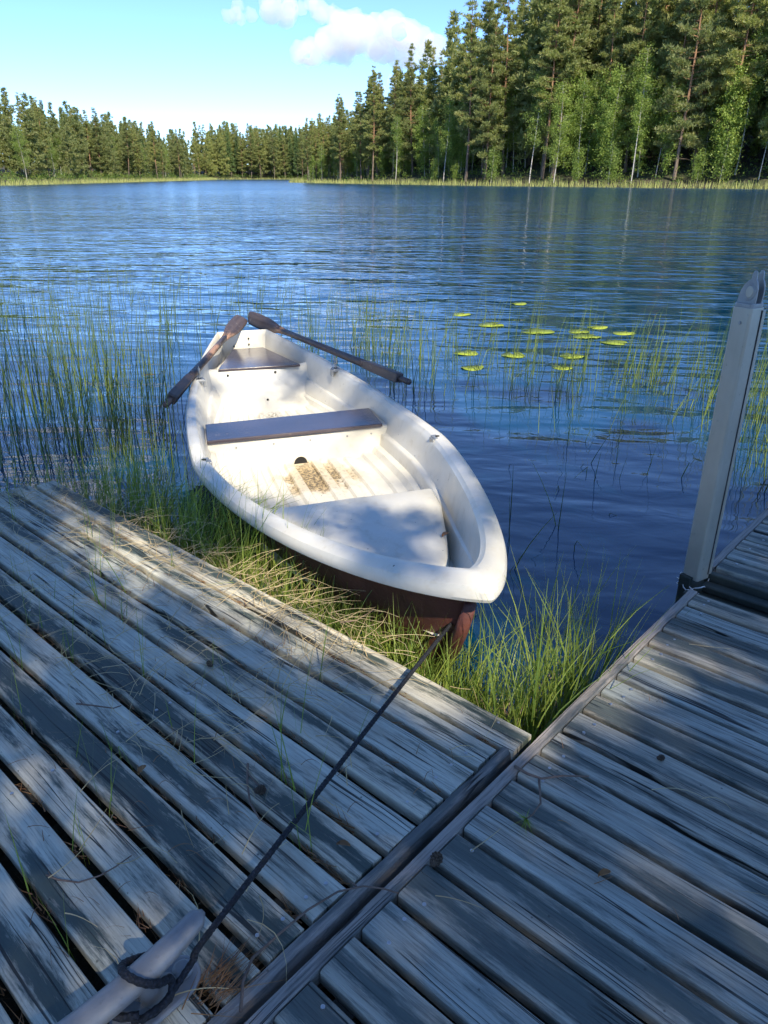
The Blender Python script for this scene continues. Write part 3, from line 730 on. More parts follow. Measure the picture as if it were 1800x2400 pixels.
def blades(base, tip_off, width, bend=.25, seg=4, r=None, kink=0.0):
    """grass blades as tapering curved ribbons; base (N,3), tip_off (N,3)"""
    r = r or rng; N = len(base); side = unit(np.cross(tip_off, r.normal(size=(N, 3)))) ; w = (width * r.uniform(.6, 1.3, N))[:, None]
    horiz = tip_off * np.array([1, 1, 0]); droop = r.uniform(.3, 1.0, (N, 1)) * bend
    V = np.zeros((N, (seg + 1) * 2, 3)); kk = r.uniform(.35, .8, N); kd = unit(r.normal(size=(N, 3)) * np.array([1, 1, .35])); has = (r.uniform(size=N) < kink)
    Ln = np.linalg.norm(tip_off, axis=1)
    for i in range(seg + 1):
        t = i / seg
        p = base + tip_off * t + horiz * droop * (t * t - t) * 1.6 + np.array([0, 0, 1.0]) * (np.linalg.norm(horiz, axis=1)[:, None] * droop * (t - t * t) * 1.2)
        if kink:
            over = np.clip(t - kk, 0, 1) * has; p = p + (kd - unit(tip_off)) * (over * Ln)[:, None]
        ww = w * (1 - t) ** .6 * .5 if i < seg else w * .04
        V[:, 2 * i] = p - side * ww; V[:, 2 * i + 1] = p + side * ww
    idx = np.arange(N)[:, None, None] * ((seg + 1) * 2)
    q_ = np.array([[2 * i, 2 * i + 1, 2 * i + 3, 2 * i + 2] for i in range(seg)])[None]
    return V.reshape(-1, 3), (idx + q_).reshape(-1, 4)
def stems(base, tip_off, rad, bend=.2, seg=4, r=None, kink=0.0):
    """round rush stems: three-sided tapering tubes"""
    r = r or rng; N = len(base); d = unit(tip_off); a = unit(np.cross(d, np.array([.3, 1, .2]))); b = np.cross(d, a)
    V = np.zeros((N, (seg + 1) * 3, 3)); horiz = tip_off * np.array([1, 1, 0]); rr = (rad * r.uniform(.7, 1.3, N))[:, None]
    kk = r.uniform(.3, .75, N); kd = unit(r.normal(size=(N, 3)) * np.array([1, 1, .4]) + np.array([0, 0, -.2])); has = r.uniform(size=N) < kink; Ln = np.linalg.norm(tip_off, axis=1); dr = r.uniform(.2, 1, (N, 1)) * bend
    for i in range(seg + 1):
        t = i / seg; p = base + tip_off * t + horiz * dr * (t * t - t) * 1.5
        if kink: p = p + (kd - d) * (np.clip(t - kk, 0, 1) * has * Ln)[:, None]
        for k in range(3):
            th = 2.094 * k; V[:, 3 * i + k] = p + (a * math.cos(th) + b * math.sin(th)) * rr * (1 - .75 * t)
    idx = np.arange(N)[:, None, None] * ((seg + 1) * 3)
    q_ = np.array([[3 * i + k, 3 * i + (k + 1) % 3, 3 * i + 3 + (k + 1) % 3, 3 * i + 3 + k] for i in range(seg) for k in range(3)])[None]
    return V.reshape(-1, 3), (idx + q_).reshape(-1, 4)

# ------------------------------------------------------------------ forest trees
def tube_arr(pts, rads, n=7):
    m = MB().tube(pts, rads, n, False); return np.array(m.v), np.array(m.f)
def make_pine(seed, H, crown_from, spread, bare=True, dens=11.0, tn=11, tl=.46, tw=.038):
    r = np.random.default_rng(seed); sway = r.normal(size=2) * .02
    def ax(z): return np.array([sway[0] * z + .15 * math.sin(z * .25 + seed), sway[1] * z + .12 * math.cos(z * .21 + seed) - .12, z])
    r0 = H * .0082
    wood = [tube_arr([ax(z) for z in np.linspace(0, H * .98, 12)], [r0 * (1.25 if z == 0 else 1) * (1 - .9 * (z / H)) for z in np.linspace(0, H * .98, 12)])]
    C = []; D = []
    z = H * crown_from
    while z < H * .985:
        f = (z / H - crown_from) / (1 - crown_from)
        prof = min(1.0, .6 + 1.6 * f) * (1 - f) ** .88 + .04
        nb = r.integers(3, 6)
        for k in range(nb):
            a = r.uniform(0, 6.283); ln = spread * prof * r.uniform(.55, 1.15)
            if r.uniform() < .12: continue
            rise = r.uniform(-.10, .30) + .25 * f
            o = ax(z); tip = o + np.array([math.cos(a) * ln, math.sin(a) * ln, rise * ln])
            mid = o + (tip - o) * .5 + np.array([0, 0, -.06 * ln])
            wood.append(tube_arr([o, mid, tip], [r0 * .22 * (1 - f * .6), r0 * .14, r0 * .05], 4))
            m = max(3, int(ln * dens))
            for q_ in range(m):
                t = r.uniform(.32, 1.03); p = o + (tip - o) * t + r.normal(size=3) * np.array([.24, .24, .10]) * (.4 + ln * .2)
                C.append(p); D.append((tip - o) / ln * .5 + np.array([0, 0, .75]))
        z += r.uniform(.45, .85) * H / 24
    if bare:
        for _ in range(7):
            z = H * r.uniform(.08, max(.10, crown_from)); a = r.uniform(0, 6.283); ln = spread * r.uniform(.2, .5); o = ax(z)
            wood.append(tube_arr([o, o + np.array([math.cos(a), math.sin(a), -.15]) * ln], [r0 * .12, r0 * .03], 3))
    return merge(wood), tuft_tris(np.array(C), np.array(D), tn, tl, tw, r, .85)
def make_spruce(seed, H, spread):
    r = np.random.default_rng(seed); r0 = H * .0085
    wood = [tube_arr([(0, 0, z) for z in np.linspace(0, H, 8)], [r0 * (1 - .97 * z / H) for z in np.linspace(0, H, 8)])]
    C = []; D = []; z = H * .12
    while z < H * .99:
        f = z / H; ln0 = spread * (1 - f) ** .85 + .12
        for k in range(r.integers(5, 8)):
            a = r.uniform(0, 6.283); ln = ln0 * r.uniform(.6, 1.15); dr = -.45 + .75 * f
            m = max(2, int(ln * 8))
            for q_ in range(m):
                t = r.uniform(.15, 1.0)
                C.append(np.array([math.cos(a) * ln * t, math.sin(a) * ln * t, z + dr * ln * t + .25 * ln * t * t * .6]) + r.normal(size=3) * .10); D.append(np.array([math.cos(a), math.sin(a), -.35 + .7 * f]))
        z += .48
    return merge(wood), tuft_tris(np.array(C), np.array(D), 13, .46, .042, r, .6)
def make_birch(seed, H, spread, low, dens=1.0, ln_=18, ls=.15):
    r = np.random.default_rng(seed); sw = r.normal(size=2) * .03; r0 = H * .0058
    def ax(z): return np.array([sw[0] * z + .2 * math.sin(z * .3 + seed), sw[1] * z, z])
    zz = np.linspace(0, H * .95, 9); wood = [tube_arr([ax(z) for z in zz], [r0 * (1 - .88 * z / H) for z in zz], 6)]; C = []
    z = H * low
    while z < H * .97:
        f = (z / H - low) / (1 - low); pr = (math.sin(math.pi * (f * .82 + .16))) ** .8
        for k in range(r.integers(2, 5)):
            a = r.uniform(0, 6.283); ln = spread * pr * r.uniform(.4, 1.15); o = ax(z); tip = o + np.array([math.cos(a) * ln, math.sin(a) * ln, ln * r.uniform(.1, .7)])
            wood.append(tube_arr([o, tip], [r0 * .16, r0 * .03], 3))
            for q_ in range(max(2, int(ln * 5 * dens))): C.append(o + (tip - o) * r.uniform(.3, 1.1) + r.normal(size=3) * .22 - np.array([0, 0, .15]))
        z += .5
    return merge(wood), leaf_tris(np.array(C), ln_, .26, ls, 1.3, r)
KINDS = {}
def proto(kind, i, data, wm, lm):
    (wv, wf), (lv, lf) = data
    a = tri_mesh(kind + '_trunk', wv, wf, True); a.materials.append(wm)
    b = tri_mesh(kind + '_crown', lv, lf); b.materials.append(lm)
    KINDS.setdefault(kind, []).append((a, b))
for i in range(5): proto('pine_tree', i, make_pine(11 + i, 24, [.14, .24, .36, .18, .28][i], [3.9, 3.5, 3.2, 4.1, 3.6][i]), M['bark_pine'], M['pine'])
for i in range(3): proto('spruce_tree', i, make_spruce(31 + i, 22, [2.8, 2.4, 3.1][i]), M['bark_spruce'], M['spruce'])
for i in range(4): proto('birch_tree', i, make_birch(51 + i, 15, [2.1, 1.8, 2.4, 1.5][i], [.25, .35, .2, .45][i]), M['bark_birch'], M['birch'])
for i in range(2): proto('birch_sapling', i, make_birch(71 + i, 4.5, [1.0, .8][i], .15, 1.6), M['bark_birch'], M['birch'])

def taper(y): return float(np.interp(y, [100, 150, 190, 225, 300], [1.42, 1.30, .90, .62, .62]))
def plant(kind, x, y, scale, label, group, r):
    ms = KINDS[kind]; a, b = ms[r.integers(0, len(ms))]
    z = float(height([(x, y)])[0]) - .1
    if x > -45 and y < 330: scale *= taper(y)
    root = thing(kind, label, 'tree', (x, y, z), float(r.uniform(0, 6.283)), group)
    root.scale = (scale * float(r.uniform(.9, 1.15)),) * 2 + (scale,)
    root.rotation_euler.x, root.rotation_euler.y = float(r.normal() * .015), float(r.normal() * .015)
    link('trunk', a, None, root); link('crown', b, None, root)
    return root
def bank_spots(poly, n, dmin, dmax, r, taken, mind):
    poly = np.array(poly, float); seg = np.diff(poly, axis=0); L = np.linalg.norm(seg, axis=1); cum = np.concatenate([[0], np.cumsum(L)]); out = []; tries = 0
    while len(out) < n and tries < n * 60:
        tries += 1; u = r.uniform(0, cum[-1]); k = min(np.searchsorted(cum, u) - 1, len(L) - 1); k = max(k, 0)
        p = poly[k] + seg[k] * ((u - cum[k]) / L[k]); d = seg[k] / L[k]; nn = np.array([-d[1], d[0]])
        q_ = p - nn * r.uniform(dmin, dmax)
        sd = float(lake_sd([q_])[0])
        if sd < dmin * .8: continue
        if any((q_[0] - a) ** 2 + (q_[1] - b) ** 2 < mind ** 2 for a, b in taken): continue
        taken.append((q_[0], q_[1])); out.append(q_)
    return out
RB = [(92, 66), (75, 88), (54, 115), (37, 131), (18, 152), (-3, 185), (-24, 222), (-26, 300)]
LB = [(-84, 398), (-78, 355), (-77, 290), (-75, 237), (-74, 187), (-74, 154), (-88, 110), (-125, 70)]
MBK = [(-24, 400), (-98, 412)]
fr_ = np.random.default_rng(21); tk = []
GP = 'trees of the forest on the right bank'
for q_ in bank_spots(RB, 64, 2.0, 9.0, fr_, tk, 2.0): plant('pine_tree', q_[0], q_[1], float(fr_.uniform(.88, 1.15)), 'tall pine in the front row of the right bank', GP, fr_)
for q_ in bank_spots(RB, 80, 1.5, 10.0, fr_, tk, 1.7): plant('birch_tree', q_[0], q_[1], float(fr_.uniform(.55, 1.0)), 'slender birch among the right bank pines', GP, fr_)
for q_ in bank_spots(RB, 80, 8.0, 32.0, fr_, tk, 2.4): plant('pine_tree', q_[0], q_[1], float(fr_.uniform(1.0, 1.22)), 'pine up the slope behind the right bank', GP, fr_)
for q_ in bank_spots(RB, 45, 6.0, 42.0, fr_, tk, 2.4): plant('spruce_tree', q_[0], q_[1], float(fr_.uniform(.7, 1.15)), 'dark pointed spruce of the right bank', GP, fr_)
for q_ in bank_spots(RB, 30, 9.0, 30.0, fr_, tk, 2.2): plant('birch_tree', q_[0], q_[1], float(fr_.uniform(1.0, 1.45)), 'tall bright birch behind the right bank pines', GP, fr_)
GL = 'trees of the forest on the left bank'
for q_ in bank_spots(LB, 80, 2.0, 22.0, fr_, tk, 2.6): plant('pine_tree', q_[0], q_[1], float(fr_.uniform(.58, .80)), 'sunlit pine along the left bank', GL, fr_)
for q_ in bank_spots(LB, 28, 2.0, 16.0, fr_, tk, 2.4): plant('birch_tree', q_[0], q_[1], float(fr_.uniform(.55, .85)), 'light green birch along the left bank', GL, fr_)
for q_ in bank_spots(LB, 24, 6.0, 30.0, fr_, tk, 2.6): plant('spruce_tree', q_[0], q_[1], float(fr_.uniform(.62, .92)), 'pointed spruce along the left bank', GL, fr_)
GM = 'trees at the far end of the lake'
for q_ in bank_spots(MBK, 55, 2.0, 40.0, fr_, tk, 3.2): plant('pine_tree', q_[0], q_[1], float(fr_.uniform(.8, 1.0)), 'distant pine at the far end of the lake', GM, fr_)
for q_ in bank_spots(MBK, 22, 2.0, 40.0, fr_, tk, 3.2): plant('spruce_tree', q_[0], q_[1], float(fr_.uniform(.8, 1.05)), 'distant spruce at the far end of the lake', GM, fr_)
for q_ in bank_spots(RB[:-1], 12, .6, 2.2, fr_, tk, 3.0): plant('birch_sapling', q_[0], q_[1], float(fr_.uniform(.6, 1.2)), 'small birch sapling at the right bank water edge', GP, fr_)
def ordinal(n): return {1: '1st', 2: '2nd', 3: '3rd'}.get(n if n < 20 else n % 10 + (100 if n % 10 > 3 or n % 10 == 0 or n % 100 in (11, 12, 13) else 0), 'x').replace('1st', str(n) + 'st').replace('2nd', str(n) + 'nd').replace('3rd', str(n) + 'rd') if (n % 10 in (1, 2, 3) and n % 100 not in (11, 12, 13)) else str(n) + 'th'
by_label = {}
for o in list(bpy.data.objects):
    if o.get('group') in (GP, GL, GM): by_label.setdefault(o['label'], []).append(o)
for lb, os_ in by_label.items():
    os_.sort(key=lambda o: o.location.x / o.location.y)
    for k, o in enumerate(os_): o['label'] = lb + ', ' + ('leftmost' if k == 0 else 'rightmost' if k == len(os_) - 1 else ordinal(k + 1) + ' from the left')
# wood behind the front rows, one mass, and undergrowth
LOD = [make_pine(91 + i, 24, .08, 4.2, False, 4.2, 6, .9, .10)[1] for i in range(3)] + [make_birch(96, 16, 2.6, .1, .7, 8, .26)[1]]
def stuff_from(name, label, cat, V, F, mat):
    o = link(name, tri_mesh(name, V, F), mat); return tag(o, label, cat, kind='stuff')
def bank_pts(poly, n, dlo, dhi, r):
    poly = np.array(poly, float); seg = np.diff(poly, axis=0); L = np.linalg.norm(seg, axis=1); k = r.choice(len(L), n, p=L / L.sum()); t = r.uniform(size=(n, 1))
    d = seg[k] / L[k][:, None]; nn = np.stack([-d[:, 1], d[:, 0]], 1)
    return poly[k] + seg[k] * t - nn * r.uniform(dlo, dhi, (n, 1))
def wood_mass(name, label, poly, n, dlo, dhi, slo, shi, mat, which):
    parts = []
    for p in bank_pts(poly, n, dlo, dhi, fr_):
        if lake_sd([p])[0] < 2: continue
        v, f = LOD[which[fr_.integers(0, len(which))]]; k = fr_.uniform(slo, shi) * (taper(p[1]) if p[0] > -45 and p[1] < 330 else 1); a = fr_.uniform(0, 6.283); ca, sa = math.cos(a), math.sin(a)
        m = np.array([[ca, -sa, 0], [sa, ca, 0], [0, 0, 1]]) * k; parts.append((v @ m.T + np.array([p[0], p[1], float(height([p])[0])]), f))
    return stuff_from(name, label, 'forest', *merge(parts), mat)
wood_mass('forest_mass', 'dense conifer forest filling the slope behind the right bank', RB, 250, 8, 55, .9, 1.2, M['pine'], [0, 1, 2])
wood_mass('forest_mass', 'leafy undergrowth trees filling the right bank forest', RB, 230, 3, 26, .3, .8, M['birch'], [3])
wood_mass('forest_mass', 'dense conifer forest behind the left bank', LB, 200, 5, 40, .55, .80, M['pine'], [0, 1, 2])
wood_mass('forest_mass', 'conifers closing the left end of the far shore', [(-70, 398), (-86, 392), (-150, 360)], 60, 4, 40, .62, .85, M['pine'], [0, 1, 2])
wood_mass('forest_mass', 'dense conifer forest beyond the far end of the lake', MBK, 90, 5, 60, .75, 1.0, M['pine'], [0, 1, 2])
ALLB = RB + [(-36, 395), (-60, 408)] + LB
pu = bank_pts(ALLB, 4200, .5, 16, fr_); hu = height(pu)
cu = np.c_[pu, hu + fr_.uniform(.1, 1.0, len(pu)) * fr_.uniform(.4, 1.8, len(pu))]
stuff_from('undergrowth', 'low leafy shrubs along the far forest edge', 'shrubs', *leaf_tris(cu, 16, .34, .26, 1.2, fr_), M['shrub'])
pf = bank_pts(ALLB, 16000, -2.2, .8, fr_); pf = pf[lake_sd(pf) < 1.5]; hf = np.maximum(height(pf), WZ - .1)
off = np.c_[fr_.normal(size=(len(pf), 2)) * .15, fr_.uniform(.45, 1.3, len(pf))]
stuff_from('far_sedge', 'pale yellow green sedge fringe along the far shore', 'sedge', *blades(np.c_[pf, hf], off, .09, .2, 2, fr_), M['sedge'])

# ------------------------------------------------------------------ trees behind the camera that shade the decks
LIT = [  # openings in the crowns: centre x, y on the deck plane, half sizes along and across, turn
    (-.12, 2.10, .62, .15, -42), (.42, 1.98, .34, .22, -20), (.78, 1.92, .18, .14, 0), (-.62, .99, .10, .04, 30), (-.92, 1.36, .04, .03, 0), (-1.15, 2.75, .22, .10, -42), (-.75, 2.35, .20, .06, -42), (-.08, 3.28, .16, .12, 0),
    (.18, 3.20, .16, .10, 0), (.27, 2.44, .17, .14, 0), (.42, 2.58, .14, .16, 0), (-.42, 2.86, .45, .09, -50), (-.38, 3.72, .52, .30, -10), (-.95, 3.85, .22, .35, 0), (.16, 4.05, .22, .25, 0),
    (-.55, 4.45, .32, .20, 0), (-1.02, 4.95, .28, .42, 15), (-.42, 5.2, .2, .3, 0), (.25, 3.35, .10, .30, 20), (.50, 1.66, .07, .10, 48), (.62, 2.00, .36, .16, 0), (.64, 1.80, .40, .04, 48), (-.35, 2.30, .45, .14, -42), (-1.5, 4.1, .25, .2, 0), (-2.6, 5.2, .4, .3, 0)]
def is_lit(gx, gy):
    out = np.zeros(len(gx), bool)
    for cx, cy_, a, b, rot in LIT:
        c, s_ = math.cos(R(rot)), math.sin(R(rot)); dx, dy = gx - cx, gy - cy_
        out |= ((dx * c + dy * s_) / (a + .10)) ** 2 + ((-dx * s_ + dy * c) / (b + .10)) ** 2 < 1
    w = np.sin(gx * 2.3 + gy * .9) + np.sin(gy * 2.9 - gx * 1.1 + 1.0) + np.sin(gx * 4.1 + 2 * gy)
    edge = 5.9 + .25 * np.sin(gx * 1.9) + 1.3 * np.exp(-((gx + .75) / .7) ** 2)
    lee = (gx < -1.45 - .12 * (gy - 4)) & (gy > 3.2) & (w < -1.2)
    return out | (((gy > edge) | ((gy > 4.6) & (w > .15)) | ((gx > 2.2) & (gy > 3.6))) & ~lee)
sr = np.random.default_rng(5)
n = 8800
gx = sr.uniform(-4.6, 3.6, n); gy = sr.uniform(-.6, 8.0, n); zc = sr.uniform(5.0, 13.0, n)
keep = ~is_lit(gx, gy)
px_ = gx + SUN[0] / SUN[2] * zc; py_ = gy + SUN[1] / SUN[2] * zc
TRUNKS = [(1.2, -6.4, 12.5), (4.6, -5.6, 13.0), (7.6, -7.4, 14.5), (2.8, -9.2, 15.0), (6.0, -10.8, 15.5), (-1.6, -8.2, 13.0), (10.0, -9.0, 15.0), (.6, -11.8, 15.0), (8.6, -13.0, 15.5)]
tx = np.array([t[0] for t in TRUNKS]); ty = np.array([t[1] for t in TRUNKS])
dd = np.hypot(px_[:, None] - tx, py_[:, None] - ty); own = dd.argmin(1); keep &= (dd.min(1) < 3.9)
WHO = ['nearest', 'right hand', 'far right', 'second', 'rear right', 'left hand', 'outermost right', 'rear', 'rearmost right']
for i, (x, y, H) in enumerate(TRUNKS):
    k = keep & (own == i); P = np.c_[px_[k], py_[k], zc[k]]
    gz = float(height([(x, y)])[0]) - .05
    root = thing('pine_tree', 'pine behind the viewer shading the decks, ' + WHO[i] + ' trunk', 'tree', (x, y, gz), 0, 'pines behind the viewer'); o3 = np.array([x, y, gz])
    wood = [tube_arr([(0, 0, z) for z in np.linspace(0, H, 8)], [.16 * (1 - .85 * z / H) for z in np.linspace(0, H, 8)], 9)]
    for p in (P[::26] - o3 if len(P) else []):
        wood.append(tube_arr([(0, 0, max(2, p[2] - .25 * math.hypot(p[0], p[1]))), p], [.03, .008], 4))
    wv, wf = merge(wood); a = tri_mesh('pine_trunk', wv, wf, True); a.materials.append(M['bark_pine']); link('trunk', a, None, root)
    if len(P):
        D = unit(P - o3 - np.array([0, 0, 9.0])) * .6 + np.array([0, 0, .4])
        cv, cf = tuft_tris(P - o3, D, 9, .24, .028, sr, .9); b = tri_mesh('pine_crown', cv, cf); b.materials.append(M['pine']); link('crown', b, None, root)

# ------------------------------------------------------------------ rushes in the lake, sedge on the bank
vr = np.random.default_rng(17)
def on_water(px, py): return np.array([at(a, b, WZ) for a, b in zip(px, py)])
def rush_bed(name, label, B, hlo, hhi, kink, lean=(.05, 0), rad=.0042):
    B = B.copy(); B[:, 2] = WZ - .12
    n = len(B); off = np.c_[vr.normal(size=n) * .07 + lean[0], vr.normal(size=n) * .06 + lean[1], vr.uniform(hlo, hhi, n) + .12]
    V, F = stems(B, off, rad, .5, 5, vr, kink)
    return stuff_from(name, label, 'rushes', V, F, M['reed'])
def inside_boat(P):
    c, s_ = math.cos(BH), math.sin(BH); dx, dy = P[:, 0] - BX, P[:, 1] - BY
    lx, ly = dx * c + dy * s_, -dx * s_ + dy * c
    return (lx > -.05) & (lx < BL + .02) & (np.abs(ly) < bw(np.clip(lx / BL, 0, 1)) + .02)
def scatter(n, fx):
    P = fx(n); return P[~inside_boat(P)]
def clumped(n, k, region, sp):
    c = region(k); i = vr.integers(0, k, n); P = c[i] + np.c_[vr.normal(size=(n, 2)) * sp, np.zeros(n)]; return P[~inside_boat(P)]
reg_l = lambda n: on_water(vr.uniform(-40, 400, n), 690 + 330 * vr.uniform(size=n) ** .8)
rush_bed('rush_bed', 'thin dark green rushes standing in the water left of the boat', np.r_[clumped(260, 80, reg_l, .15), scatter(150, reg_l)], .40, .88, .14, (.05, .0))
reg_l2 = lambda n: on_water(vr.uniform(-60, 640, n), vr.uniform(625, 735, n))
rush_bed('rush_bed', 'sparse pale rushes in open water behind the left rush bed', scatter(170, reg_l2), .30, .70, .12, (.10, .0))
def reg_r(n):
    px = vr.uniform(640, 1700, n); return on_water(px, 735 + (px - 640) * .135 + vr.normal(size=n) * 38)
rush_bed('rush_bed', 'sunlit yellow green rushes among lily pads right of the boat', np.r_[clumped(330, 75, reg_r, .15), scatter(200, reg_r)], .30, .68, .16, (.04, .0))
def reg_r2(n): return on_water(vr.uniform(1080, 1480, n), vr.uniform(900, 1240, n))
rush_bed('rush_bed', 'few broken rush stems in the dark water near the dock', scatter(30, reg_r2), .10, .38, .45, (.03, 0), .0035)
def reg_r3(n): return on_water(vr.uniform(1560, 1760, n), vr.uniform(860, 1080, n))
rush_bed('rush_bed', 'green rushes behind the metal post beside the far dock section', clumped(60, 10, reg_r3, .10), .3, .6, .2, (.0, 0), .0038)

def sedge(name, label, B, lenr, lean, width, mat, bend=.5, jit=.16, kink=.06, zup=None):
    n = len(B); L = vr.uniform(lenr[0], lenr[1], n)
    d = unit(np.c_[vr.normal(size=(n, 2)) * jit + np.array(lean), np.ones(n)]); V, F = blades(B, d * L[:, None], width, bend, 5, vr, kink)
    return stuff_from(name, label, 'grass', V, F, mat)
def ground_pts(s0, s1, t0, t1, n):
    P = np.array([deck(a, b) for a, b in zip(vr.uniform(s0, s1, n), vr.uniform(t0, t1, n))]); P[:, 2] = height(P[:, :2]) - .02; return P
# strip between the left deck and the boat
B = ground_pts(1.50, 1.86, .78, 1.9, 900); B = B[~inside_boat(B) | (B[:, 2] < 9)]
sedge('sedge_grass', 'short sunlit green grass between deck and boat bow', ground_pts(1.49, 1.80, .80, 1.95, 760), (.16, .40), (.05, .10), .006, M['grass'], .6, .28)
sedge('sedge_grass', 'loose tall grass between the deck edge and the shaded hull', ground_pts(1.50, 1.72, 1.0, 2.5, 430), (.22, .48), (.10, .0), .0052, M['grass'], .8, .35)
sedge('dry_grass', 'dry straw coloured grass at the foot of the boat bow', ground_pts(1.48, 1.85, .80, 2.6, 220), (.08, .24), (.0, .02), .005, M['straw'], .8, .55, .3)
sedge('sedge_grass', 'tall green grass in the corner between deck and dock', np.r_[ground_pts(1.52, 2.15, .78, 1.0, 260), ground_pts(1.70, 2.40, .80, 1.16, 90)], (.18, .68), (.0, .05), .0056, M['grass'], .6, .25)
sedge('dry_grass', 'dead straw mixed into the grass of the deck corner', ground_pts(1.50, 2.10, .78, 1.02, 200), (.08, .30), (.0, .03), .0045, M['straw'], .7, .4, .25)
tall_l = ground_pts(1.50, 1.95, 2.1, 3.6, 750)
sedge('sedge_grass', 'dense tall green sedge along the left deck edge beside the boat', tall_l, (.25, .62), (.10, .02), .0052, M['grass'], .6, .18)
sedge('sedge_grass', 'long bent sedge leaning over the left gunwale of the boat', ground_pts(1.62, 2.05, 2.65, 3.35, 260), (.38, .62), (.75, -.45), .0050, M['grass'], .55, .18, .0)
sedge('sedge_grass', 'low arching sedge in the shade under the boat', ground_pts(1.52, 1.72, 1.3, 2.4, 150), (.26, .46), (.55, -.75), .0055, M['grass'], .9, .35)
sedge('dry_grass', 'dead grass stems tangled by the left deck edge', ground_pts(1.47, 1.75, 1.9, 3.5, 280), (.15, .42), (.05, .0), .004, M['straw'], .7, .5, .35)
sedge('sedge_grass', 'green sedge past the end of the left deck', ground_pts(.3, 1.9, 3.5, 4.2, 300), (.22, .55), (.05, .0), .0055, M['grass'], .5, .2)
# grass growing through the boards and lying on them
Bt = np.array([deck(gaps[i] + vr.normal() * .004, t_, -.06) for i, t_ in zip(vr.integers(1, 11, 70), vr.uniform(.95, 3.4, 70))]); Bt = np.repeat(Bt, 2, 0) + vr.normal(size=(140, 3)) * np.array([.012, .012, 0])
sedge('sedge_grass', 'single grass blades growing up through the gaps of the left deck', Bt, (.14, .36), (.0, .04), .0034, M['grass'], .3, .14)
def lying(n, slo, shi, tlo, thi, lmin, lmax, name, label, mat, width, lift=.012, curl=.35, power=1.0):
    u_ = vr.uniform(size=n) ** power; s_ = shi - (shi - slo) * u_; P = np.array([deck(a, b, .003 + vr.uniform(0, lift)) for a, b in zip(s_, vr.uniform(tlo, thi, n))])
    a = vr.uniform(0, 6.283, n); L = vr.uniform(lmin, lmax, n); off = np.c_[np.cos(a) * L, np.sin(a) * L, vr.uniform(-.002, lift, n)]
    side = np.c_[-np.sin(a), np.cos(a), np.zeros(n)]; seg = 5; V = np.zeros((n, 12, 3)); cu = vr.normal(size=(n, 1)) * curl * L[:, None]; hu = vr.uniform(0, .03, (n, 1)) * (L[:, None] / lmax)
    for i in range(seg + 1):
        t = i / seg; p = P + off * t + side * cu * t * (1 - t) + np.array([0, 0, 1.0]) * hu * 4 * t * (1 - t)
        w = width * (1 - .8 * t) * .5; V[:, 2 * i] = p - side * w; V[:, 2 * i + 1] = p + side * w + np.array([0, 0, .0008])
    q_ = np.array([[2 * i, 2 * i + 1, 2 * i + 3, 2 * i + 2] for i in range(seg)])[None]
    return stuff_from(name, label, 'litter', V.reshape(-1, 3), (np.arange(n)[:, None, None] * 12 + q_).reshape(-1, 4), mat)
lying(1000, .70, 1.52, 1.35, 3.6, .07, .26, 'dry_grass', 'dry bent grass stems strewn over the left deck', M['straw'], .0022, .02, .6, 1.7)
lying(60, .30, 1.50, .82, 1.6, .06, .18, 'dry_grass', 'few dry stalks lying on the near boards of the left deck', M['straw'], .0026, .01, .5)
lying(240, .25, 1.50, .82, 3.4, .03, .06, 'needle_litter', 'single brown pine needles lying on the left deck boards', M['needles'], .0018, .003, .1)
lying(40, .3, 2.4, -.6, .7, .03, .06, 'needle_litter', 'single brown pine needles lying on the right dock boards', M['needles'], .0018, .003, .1)
lying(18, .5, 2.3, -.6, .7, .05, .14, 'dry_grass', 'scattered dry stalks on the right dock boards', M['straw'], .0024, .006, .3)
# brown needles packed in the gaps
npk = 2600; gi = vr.integers(1, 12, npk); tt_ = .82 + 2.7 * vr.uniform(size=npk) ** 1.4
clump = (np.sin(tt_ * 9 + gi * 2.1) + np.sin(tt_ * 23 + gi)) > .15
P = np.array([deck(gaps[g_] + vr.normal() * .0055, t_, -.012 + vr.normal() * .006) for g_, t_ in zip(gi[clump], tt_[clump])]); n = len(P)
a = R(138) + vr.normal(size=n) * .35; L = vr.uniform(.03, .075, n); off = np.c_[np.cos(a) * L, np.sin(a) * L, vr.normal(size=n) * .006]
V, F = blades(P, off, .0028, .0, 1, vr); stuff_from('needle_litter', 'brown pine needles packed in the gaps of the left deck', 'needles', V, F, M['needles'])
def tuft_pile(c, n, name, label, ang_, sp):
    P = np.c_[c[0] + vr.normal(size=n) * sp, c[1] + vr.normal(size=n) * sp, .004 + np.abs(vr.normal(size=n)) * .006]; a = R(ang_) + vr.normal(size=n) * .35; L = vr.uniform(.06, .14, n)
    V, F = blades(P, np.c_[np.cos(a) * L, np.sin(a) * L, vr.uniform(-.002, .01, n)], .0024, .0, 2, vr); return stuff_from(name, label, 'needles', V, F, M['needles'])
tuft_pile(at(455, 2150, 0), 70, 'needle_litter', 'bundle of long brown needles beside the cleat plate', 55, .020)

